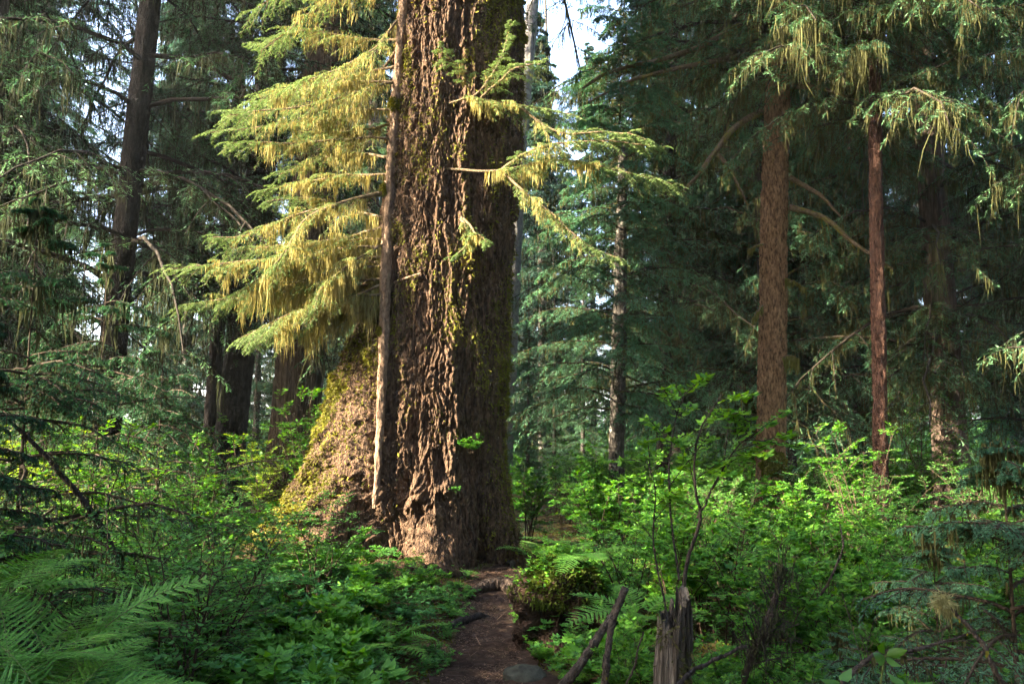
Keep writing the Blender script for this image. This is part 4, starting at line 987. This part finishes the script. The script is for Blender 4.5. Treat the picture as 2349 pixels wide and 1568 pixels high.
# ------------------------------------------------------------------ stump, snag, sticks, rock, roots
def blob(name, mat, loc, size, seed, parent=None, nu=90, nv=50, amp=.18, f=2.2, hollow=None, smooth=True, fine=.03):
    u = np.arange(nu) / nu * 2 * PI; v = np.linspace(-PI / 2, PI / 2, nv)
    U, V_ = np.meshgrid(u, v, indexing='ij')
    d = np.stack([np.cos(V_) * np.cos(U), np.cos(V_) * np.sin(U), np.sin(V_)], -1)
    r = 1 + amp * fbm(d[..., 0] * f + seed, d[..., 1] * f, d[..., 2] * f, 3) + fine * vn(d[..., 0] * 14, d[..., 1] * 14, d[..., 2] * 14 + seed)
    if hollow is not None:
        for (hd, hw, ha) in hollow:
            c = 1 - (d * nrm(np.array(hd))).sum(-1); r = r - ha * np.exp(-(c / hw) ** 2)
    idx = np.arange(U.size).reshape(U.shape); i1 = np.roll(idx, -1, 0)
    g = G(); X = d * r[..., None] * np.array(size)
    g.add(X, np.stack([idx[:, :-1], i1[:, :-1], i1[:, 1:], idx[:, 1:]], -1), 0, np.clip(-.2 + .5 * d[..., 2], -.5, .5))
    o = g.obj(name, [mat], parent, smooth); o.location = [float(q) for q in loc]
    return o, X.reshape(-1, 3) + (np.array(loc)), d.reshape(-1, 3)
def tufts(parent, pts, nrmv, N, seed, mat, w=None, L=(.02, .06), name='moss'):
    r = RNG(seed); pr = None if w is None else w / w.sum()
    i = r.choice(len(pts), N, p=pr); b = pts[i] + r.normal(0, .01, (N, 3))
    D = nrm(nrmv[i] + r.normal(0, .5, (N, 3)) + np.array([0, 0, -.3])); S = nrm(np.cross(D, r.normal(0, 1, (N, 3)))); l = r.uniform(*L, N)
    g = G(); diamonds(g, b - D * .008, D, S, l, l * .35, 0, np.clip(.45 + .25 * fbm(b[:, 0] * 5, b[:, 1] * 5, b[:, 2] * 5, 2) + r.normal(0, .15, N), 0, 1))
    return g.obj(name, [mat], parent)
def mossy_stump():
    x, y = .42, 6.7
    t = thing('mossy_stump', 'low rotten stump with a dark hollow face and overhanging moss right of the trail', 'stump', (x, y, float(H(x, y))))
    o, X, d = blob('wood', M_ROT, (0, 0, .22), (.40, .38, .43), 4, t, 140, 90, .24, 2.8, [((-.3, -1, .0), .2, .55), ((.45, -1, -.2), .12, .4)], fine=.05)
    w = np.clip(d[:, 2] * 3. - 1.2 + .5 * vn(d[:, 0] * 5, d[:, 1] * 5, 1.), 0, 1)
    tufts(t, X, d, 14000, 3, M_MOSS_GREEN, w + 1e-7, (.02, .06), 'moss')
    r = RNG(8)
    rim = np.nonzero((np.abs(d[:, 2] - .42) < .1) & (d[:, 1] < .3))[0]; rim = rim[np.argsort(np.arctan2(d[rim, 1], d[rim, 0]))]
    gm = G(); moss(gm, r, np.stack([X[rim[:-1]], X[rim[1:]]], 1)[:, :, :], 3, .05, .010, 0, clump=9.); gm.obj('hanging_moss', [M_MOSS_GREEN], t)
    g = G(); N = 1500; i = r.choice(len(X), N, p=(np.clip(d[:, 2] - .2, 0, 1) + 1e-9) / (np.clip(d[:, 2] - .2, 0, 1) + 1e-9).sum())
    a = r.uniform(0, 2 * PI, N); D = nrm(np.column_stack([np.cos(a), np.sin(a), r.normal(0, .25, N)])); nn = nrm(UP + r.normal(0, .3, (N, 3))); L = r.uniform(.03, .055, N)
    leaf7(g, X[i] + np.column_stack([0 * a, 0 * a, r.uniform(.02, .12, N)]), D, nrm(np.cross(D, nn)), L, L * .6, 0, r.random(N))
    g.obj('seedling_leaves', [M_LEAF_A], t)
mossy_stump()
def snag():
    c0 = P(1528, 1790, 4.); c1 = P(1548, 1350, 4.)
    t = thing('broken_snag', 'weathered broken snag with a splintered grey top at the bottom edge right of the trail', 'snag', (c0[0], 4., 0))
    n, K = 72, 90; a = np.arange(n) / n * 2 * PI; s = np.linspace(0, 1, K)
    A, S_ = np.meshgrid(a, s, indexing='ij')
    top = .90 + .06 * vn(np.cos(A) * 3 + 5, np.sin(A) * 3, 2.) + .07 * vn(np.cos(A) * 11, np.sin(A) * 11, 3.) + .04 * vn(np.cos(A) * 30, np.sin(A) * 30, 3.) + .06 * np.cos(A - .3)
    ztop = c1[2]
    Z = S_ * ztop * top - .05 * (1 - S_)
    R0 = .088 - .020 * S_
    gr = .016 * (1 - 2 * np.abs(vn(np.cos(A) * 5, np.sin(A) * 5, Z * .9))) + .012 * vn(np.cos(A) * 14, np.sin(A) * 14, Z * 1.6) + .006 * vn(np.cos(A) * 30, np.sin(A) * 30, Z * 8)
    rr = R0 + gr
    cx = (c1[0] - c0[0]) * S_
    V = np.stack([cx + np.cos(A) * rr, np.sin(A) * rr, Z], -1)
    Vi = np.stack([cx + np.cos(A) * (rr - .035), np.sin(A) * (rr - .035), np.minimum(Z, Z)], -1)[:, ::-1][:, :30]
    Vi[:, 0] = V[:, -1] * 1.; Vi[:, 0, :2] = V[:, -1, :2] - np.stack([np.cos(a), np.sin(a)], -1) * .006
    idx = np.arange(A.size).reshape(A.shape); i1 = np.roll(idx, -1, 0)
    g = G(); g.add(V, np.stack([idx[:, :-1], i1[:, :-1], i1[:, 1:], idx[:, 1:]], -1), 0, -.1)
    j = np.arange(Vi.shape[0] * Vi.shape[1]).reshape(Vi.shape[:2]); j1 = np.roll(j, -1, 0)
    g.add(Vi, np.stack([j[:, :-1], j1[:, :-1], j1[:, 1:], j[:, 1:]], -1), 0, -.1)
    cc = np.full((n, 3), 0.); cc[:, 2] = Vi[:, -1, 2].min()
    cc[:, 0] = Vi[:, -1, 0].mean()
    cap = np.concatenate([Vi[:, -1], cc]); q = np.arange(n)
    g.add(cap, np.stack([q, (q + 1) % n, n + (q + 1) % n, n + q], -1), 0, -.1)
    g.obj('wood', [M_SNAG], t)
    k = (np.sin(A) < .3).ravel()
    tufts(t, V.reshape(-1, 3), np.stack([np.cos(A), np.sin(A), 0 * A], -1).reshape(-1, 3), 1800, 4, M_MOSS_MID, (np.clip(vn(A * 2, Z * 5, 3.) - .15, 0, 1) + .02 + .5 * np.clip(S_ - .85, 0, 1)).ravel(), (.015, .05), 'moss')
snag()
def stick(name, label, pts, rad, mat, seed, moss_n=0, n=9, K=40, mossmat=None, side=None, vm=.1):
    r = RNG(seed); pl = spline(PP(pts), K) if not isinstance(pts, np.ndarray) else spline(pts, K)
    t = thing(name, label, 'dead branch', pl[0])
    g = G(); pl = pl - pl[0] + r.normal(0, .003, (K, 3)).cumsum(0) * .6
    R_ = np.interp(np.linspace(0, 1, K), np.linspace(0, 1, len(rad)), rad) * (1 + .12 * r.normal(0, 1, K))
    tubes(g, pl[None], R_[None], n, 0, vm)
    if side:
        P2, L2 = grow(r, pl[None], side[0], .25, 1., 1., side[1], .1, 6, zj=.4, spin=1.2)
        tubes(g, P2, .0022, 3, 0, 0); P3, L3 = grow(r, P2, 4, .2, 1, .9, .5 * L2, .1, 4, zj=.4, spin=1.2); tubes(g, P3, .0012, 3, 0, 0)
    g.obj('wood', [mat], t)
    if moss_n:
        gm = G(); moss(gm, r, pl[None], moss_n, .05, .01, 0, 0, 1, clump=9.)
        if side: moss(gm, r, P2, 8, .05, .008, 0, 0, 1, clump=9.)
        gm.obj('hanging_moss', [mossmat or M_MOSS_TRUNK], t)
    return t
stick('leaning_stick', 'moss-covered dead stick leaning to the right, left one of two beside the snag', [(1225, 1660, 4.6), (1320, 1540, 4.7), (1385, 1440, 4.8), (1425, 1368, 4.9)], [.032, .029, .024, .022], M_STICK, 1, 500, vm=.25)
stick('leaning_stick', 'pale lichen-spotted dead stick nearest the left side of the snag', [(1375, 1680, 4.4), (1392, 1560, 4.4), (1410, 1450, 4.45), (1440, 1352, 4.5)], [.021, .02, .019, .02], M_STICK, 2, 60, vm=-.25)
stick('dead_stick', 'black wet stick crossing in front of the snag at the bottom edge', [(1520, 1590, 3.4), (1600, 1535, 3.5), (1715, 1478, 3.6)], [.010, .009, .007], M_BARK_DARK, 3)
stick('dead_stick', 'grey dead stick tipped with a pale lichen tuft at lower right', [(2310, 1600, 3.2), (2270, 1520, 3.2), (2225, 1440, 3.25), (2165, 1375, 3.3)], [.010, .010, .009, .006], M_STICK, 4, 30, vm=-.2)
def lichen_tuft(px, py, y, s, label, mat, N=700, cat='lichen'):
    r = RNG(int(px)); c = P(px, py, y); g = G()
    p = c + r.normal(0, s * .22, (N, 3)); d = nrm(r.normal(0, 1, (N, 3)) + np.array([0, 0, -.5])); 
    diamonds(g, p, d, nrm(np.cross(d, r.normal(0, 1, (N, 3)))), r.uniform(.02, .06, N) * s / .06, .003, 0, np.clip(r.normal(.6, .2, N), 0, 1))
    st = np.repeat(c[None, None], 2, 1) + np.array([[[0, 0, 0], [.04, 0, -.01]]]); moss(g, r, st, 90, .16, .006, 0)
    o = g.obj('lichen_tuft', [mat]); return tag(o, label, cat)
M_LICHEN = leafmat('lichen', (.16, .15, .06), (.34, .33, .16), trans=.3, spec=.05)
lichen_tuft(2163, 1378, 3.3, .06, 'pale yellowish lichen tuft hanging on the tip of the dead stick', M_LICHEN)
stick('dead_branch', 'dark tangled dead branch wad hung with brown moss right of the snag', [(1690, 1620, 3.9), (1725, 1510, 3.9), (1758, 1440, 3.9), (1800, 1290, 4.)], [.008, .018, .022, .003], M_BARK_DARK, 6, 300, mossmat=M_MOSS_DARK, side=(90, .30))
stick('dead_branch', 'low dead branch with bare twigs lying in the dark right foreground', [(1900, 1600, 3.3), (2000, 1500, 3.4), (2120, 1480, 3.5), (2280, 1430, 3.7)], [.012, .01, .008, .004], M_STICK, 7, 90, mossmat=M_MOSS_MID, side=(24, .35))
stick('dead_branch', 'bare dark arching branch in the left-hand shade behind the ferns', [(20, 960, 5.4), (120, 1060, 5.5), (200, 1160, 5.6), (260, 1260, 5.7)], [.012, .016, .02, .024], M_BARK_DARK, 8, 60, mossmat=M_MOSS_MID, side=(16, .35))
stick('dead_branch', 'thin curved pale twig standing in the middle of the right thicket', [(1860, 1400, 5.6), (1905, 1330, 5.6), (1936, 1250, 5.6), (1928, 1200, 5.6)], [.010, .009, .007, .005], M_STICK, 9, 0, vm=-.4)
stick('dead_branch', 'thin pale leaning twig left of the broken snag', [(1420, 1620, 4.2), (1450, 1530, 4.2), (1475, 1440, 4.2)], [.007, .006, .004], M_STICK, 10, 0, vm=-.4)
def short_stump():
    c = P(597, 1300, 8.2); t = stick('short_stump', 'short dark post-like stump poking from the plants left of the trail', [(590, 1340, 8.2), (594, 1280, 8.2), (603, 1235, 8.2)], [.05, .046, .042, .03], M_BARK_DARK, 12, 60, vm=.1)
    t['category'] = 'stump'
short_stump()
def rocks():
    for (px, py, s, seed, lab) in ((1200, 1525, (.15, .12, .09), 3, 'smooth grey-green rock at the right edge of the trail'), (748, 1528, (.075, .06, .05), 5, 'small brown rounded stone among the plants at lower left')):
        x, y = gp(px, py); o, _, _ = blob('rock', M_ROCK if seed == 3 else M_ROT, (x, y, float(H(x, y)) + s[2] * .15), s, seed, None, 60, 36, .12, 1.6)
        tag(o, lab, 'rock')
rocks()
def root(name, label, pts, rad, mat, seed):
    w = np.array([[*gp(px, py)[:2], 0.] for px, py, _ in pts]); w[:, 2] = H(w[:, 0], w[:, 1]) + np.array([p[2] for p in pts])
    r = RNG(seed); pl = spline(w, 30); g = G()
    tubes(g, pl[None] - pl[0], (np.interp(np.linspace(0, 1, 30), np.linspace(0, 1, len(rad)), rad) * (1 + .15 * r.normal(0, 1, 30)))[None], 10, 0, -.2)
    o = g.obj(name, [mat], smooth=True); o.location = pl[0]; return tag(o, label, 'root')
root('trail_root', 'reddish root forming a step across the trail below the giant', [(1085, 1352, .02), (1120, 1344, .07), (1160, 1344, .07), (1190, 1358, .02)], [.04, .075, .08, .04], M_BARK_CEDAR, 1)
root('trail_root', 'dark wet root crossing the middle of the trail', [(1020, 1430, 0.0), (1060, 1412, .03), (1100, 1398, .02), (1125, 1390, -.02)], [.03, .045, .04, .02], M_BARK_DARK, 2)
root('trail_root', 'thin root lying across the near bottom end of the trail', [(1090, 1552, 0.0), (1150, 1548, .015), (1220, 1552, .0)], [.015, .018, .012], M_BARK_DARK, 3)
root('fallen_log', 'short pale log lying at the far right end of the trail', [(1165, 1296, .02), (1195, 1291, .05), (1235, 1290, .03)], [.05, .06, .05], M_BARK_GREY, 4)
root('trail_root', 'broad dark root bulging from the foot of the giant over the trail', [(915, 1345, 0.0), (970, 1338, .03), (1040, 1328, .03), (1085, 1318, -.03)], [.04, .075, .07, .03], M_BARK_GIANT, 5)
# bright five-fingered plant in the lower right corner
def bright_plant():
    r = RNG(66); c = P(2030, 1502, 2.7); t = thing('leafy_plant', 'bright yellow-green plant with five broad pointed leaves at the lower right', 'plant', c)
    g = G(); a = np.array([1.9, .3, -.9, -2.2, -3.1]); 
    D = nrm(np.column_stack([np.cos(a), np.full(5, -.35), np.sin(a) * .8 + .1])); nn = nrm(np.array([[0, -1., .55]]) + r.normal(0, .12, (5, 3)))
    L = np.array([.062, .068, .052, .045, .055]); leaf7(g, D * .004, D, nrm(np.cross(D, nn)), L, L * .55, 0, r.random(5), .25, .25)
    b = P(1925, 1560, 2.6) - c; b2 = P(2080, 1568, 2.6) - c
    for q, s in ((b, -1), (b2, 1)):
        D = nrm(np.array([[s * 1., -.3, .1], [s * .4, -.5, -.1], [-s * .4, .2, .2]])); leaf7(g, q + D * .004, D, nrm(np.cross(D, np.array([[0, -.4, 1.]]))), np.array([.075, .07, .06]), .04, 0, .3)
    g.obj('leaves', [M_LEAF_E], t)
    g = G(); tubes(g, np.array([[0, 0, 0], [-.015, .02, -.12], [-.05, .05, -.8]])[None], .0035, 5, 0, .5); tubes(g, np.array([b, b + np.array([.03, .04, -.6])])[None], .003, 5, 0, .5); tubes(g, np.array([b2, b2 + np.array([-.03, .04, -.6])])[None], .003, 5, 0, .5)
    g.obj('stem', [M_STEM_GREEN], t)
bright_plant()

# ------------------------------------------------------------------ the damp air
def haze():
    m, nt, N, L = newmat('haze'); out = N.new('ShaderNodeOutputMaterial'); v = N.new('ShaderNodeVolumePrincipled')
    v.inputs['Color'].default_value = (.86, .94, 1., 1); v.inputs['Density'].default_value = .0005; v.inputs['Anisotropy'].default_value = .2
    L.new(v.outputs[0], out.inputs['Volume'])
    g = G(); X = np.array([[a, b, c] for a in (-700, 700) for b in (-300, 1000) for c in (-3., 48.)])
    g.add(X, [[0, 1, 3, 2], [4, 6, 7, 5], [0, 4, 5, 1], [2, 3, 7, 6], [0, 2, 6, 4], [1, 5, 7, 3]])
    tag(g.obj('haze', [m]), None, None, kind='stuff')
haze()
def rebase(name, loc):
    o = bpy.data.objects[name]; o.location = loc
    for ch in o.children: ch.location = Vector(ch.location) - Vector(loc)
rebase('giant_spruce', (GX, GY, 0)); rebase('young_hemlock', (-1.7, 10.1, .8)); rebase('tall_bush', (.95, 4.5, 0))
# ------------------------------------------------------------------ light, sky, camera
EL, AZ = math.radians(26), math.radians(18.5)
sd = Vector((-math.cos(EL) * math.cos(AZ), -math.cos(EL) * math.sin(AZ), math.sin(EL)))
sun = bpy.data.lights.new('sun', 'SUN'); sun.energy = 5; sun.angle = math.radians(.5); sun.color = (1, .87, .66)
so = bpy.data.objects.new('sun', sun); C.objects.link(so); so.rotation_euler = sd.to_track_quat('Z', 'Y').to_euler()
w = bpy.data.worlds.new('World'); sc.world = w; w.use_nodes = True
nt = w.node_tree; bg = nt.nodes['Background']; sky = nt.nodes.new('ShaderNodeTexSky'); sky.sky_type = 'NISHITA'; sky.sun_disc = False
sky.sun_elevation = EL; sky.sun_rotation = math.atan2(sd.x, sd.y); sky.air_density = .8; sky.dust_density = 4.0; sky.ozone_density = 1.0
nt.links.new(sky.outputs[0], bg.inputs[0]); bg.inputs[1].default_value = .15
cam = bpy.data.cameras.new('camera'); cam.sensor_width = 36; cam.lens = 36 * FPX / 2349; cam.clip_end = 3000; cam.clip_start = .05
co = bpy.data.objects.new('camera', cam); C.objects.link(co); co.location = (0, 0, CAMZ); co.rotation_euler = (PI / 2 + PITCH, 0, 0); sc.camera = co
sc.view_settings.view_transform = 'Standard'; sc.view_settings.look = 'None'; sc.view_settings.exposure = 3.62; sc.view_settings.gamma = 1
cy = sc.cycles; cy.max_bounces = 6; cy.diffuse_bounces = 4; cy.glossy_bounces = 2; cy.transmission_bounces = 4; cy.transparent_max_bounces = 4; cy.volume_bounces = 0
cy.use_adaptive_sampling = True; cy.adaptive_threshold = .02; cy.caustics_reflective = False; cy.caustics_refractive = False
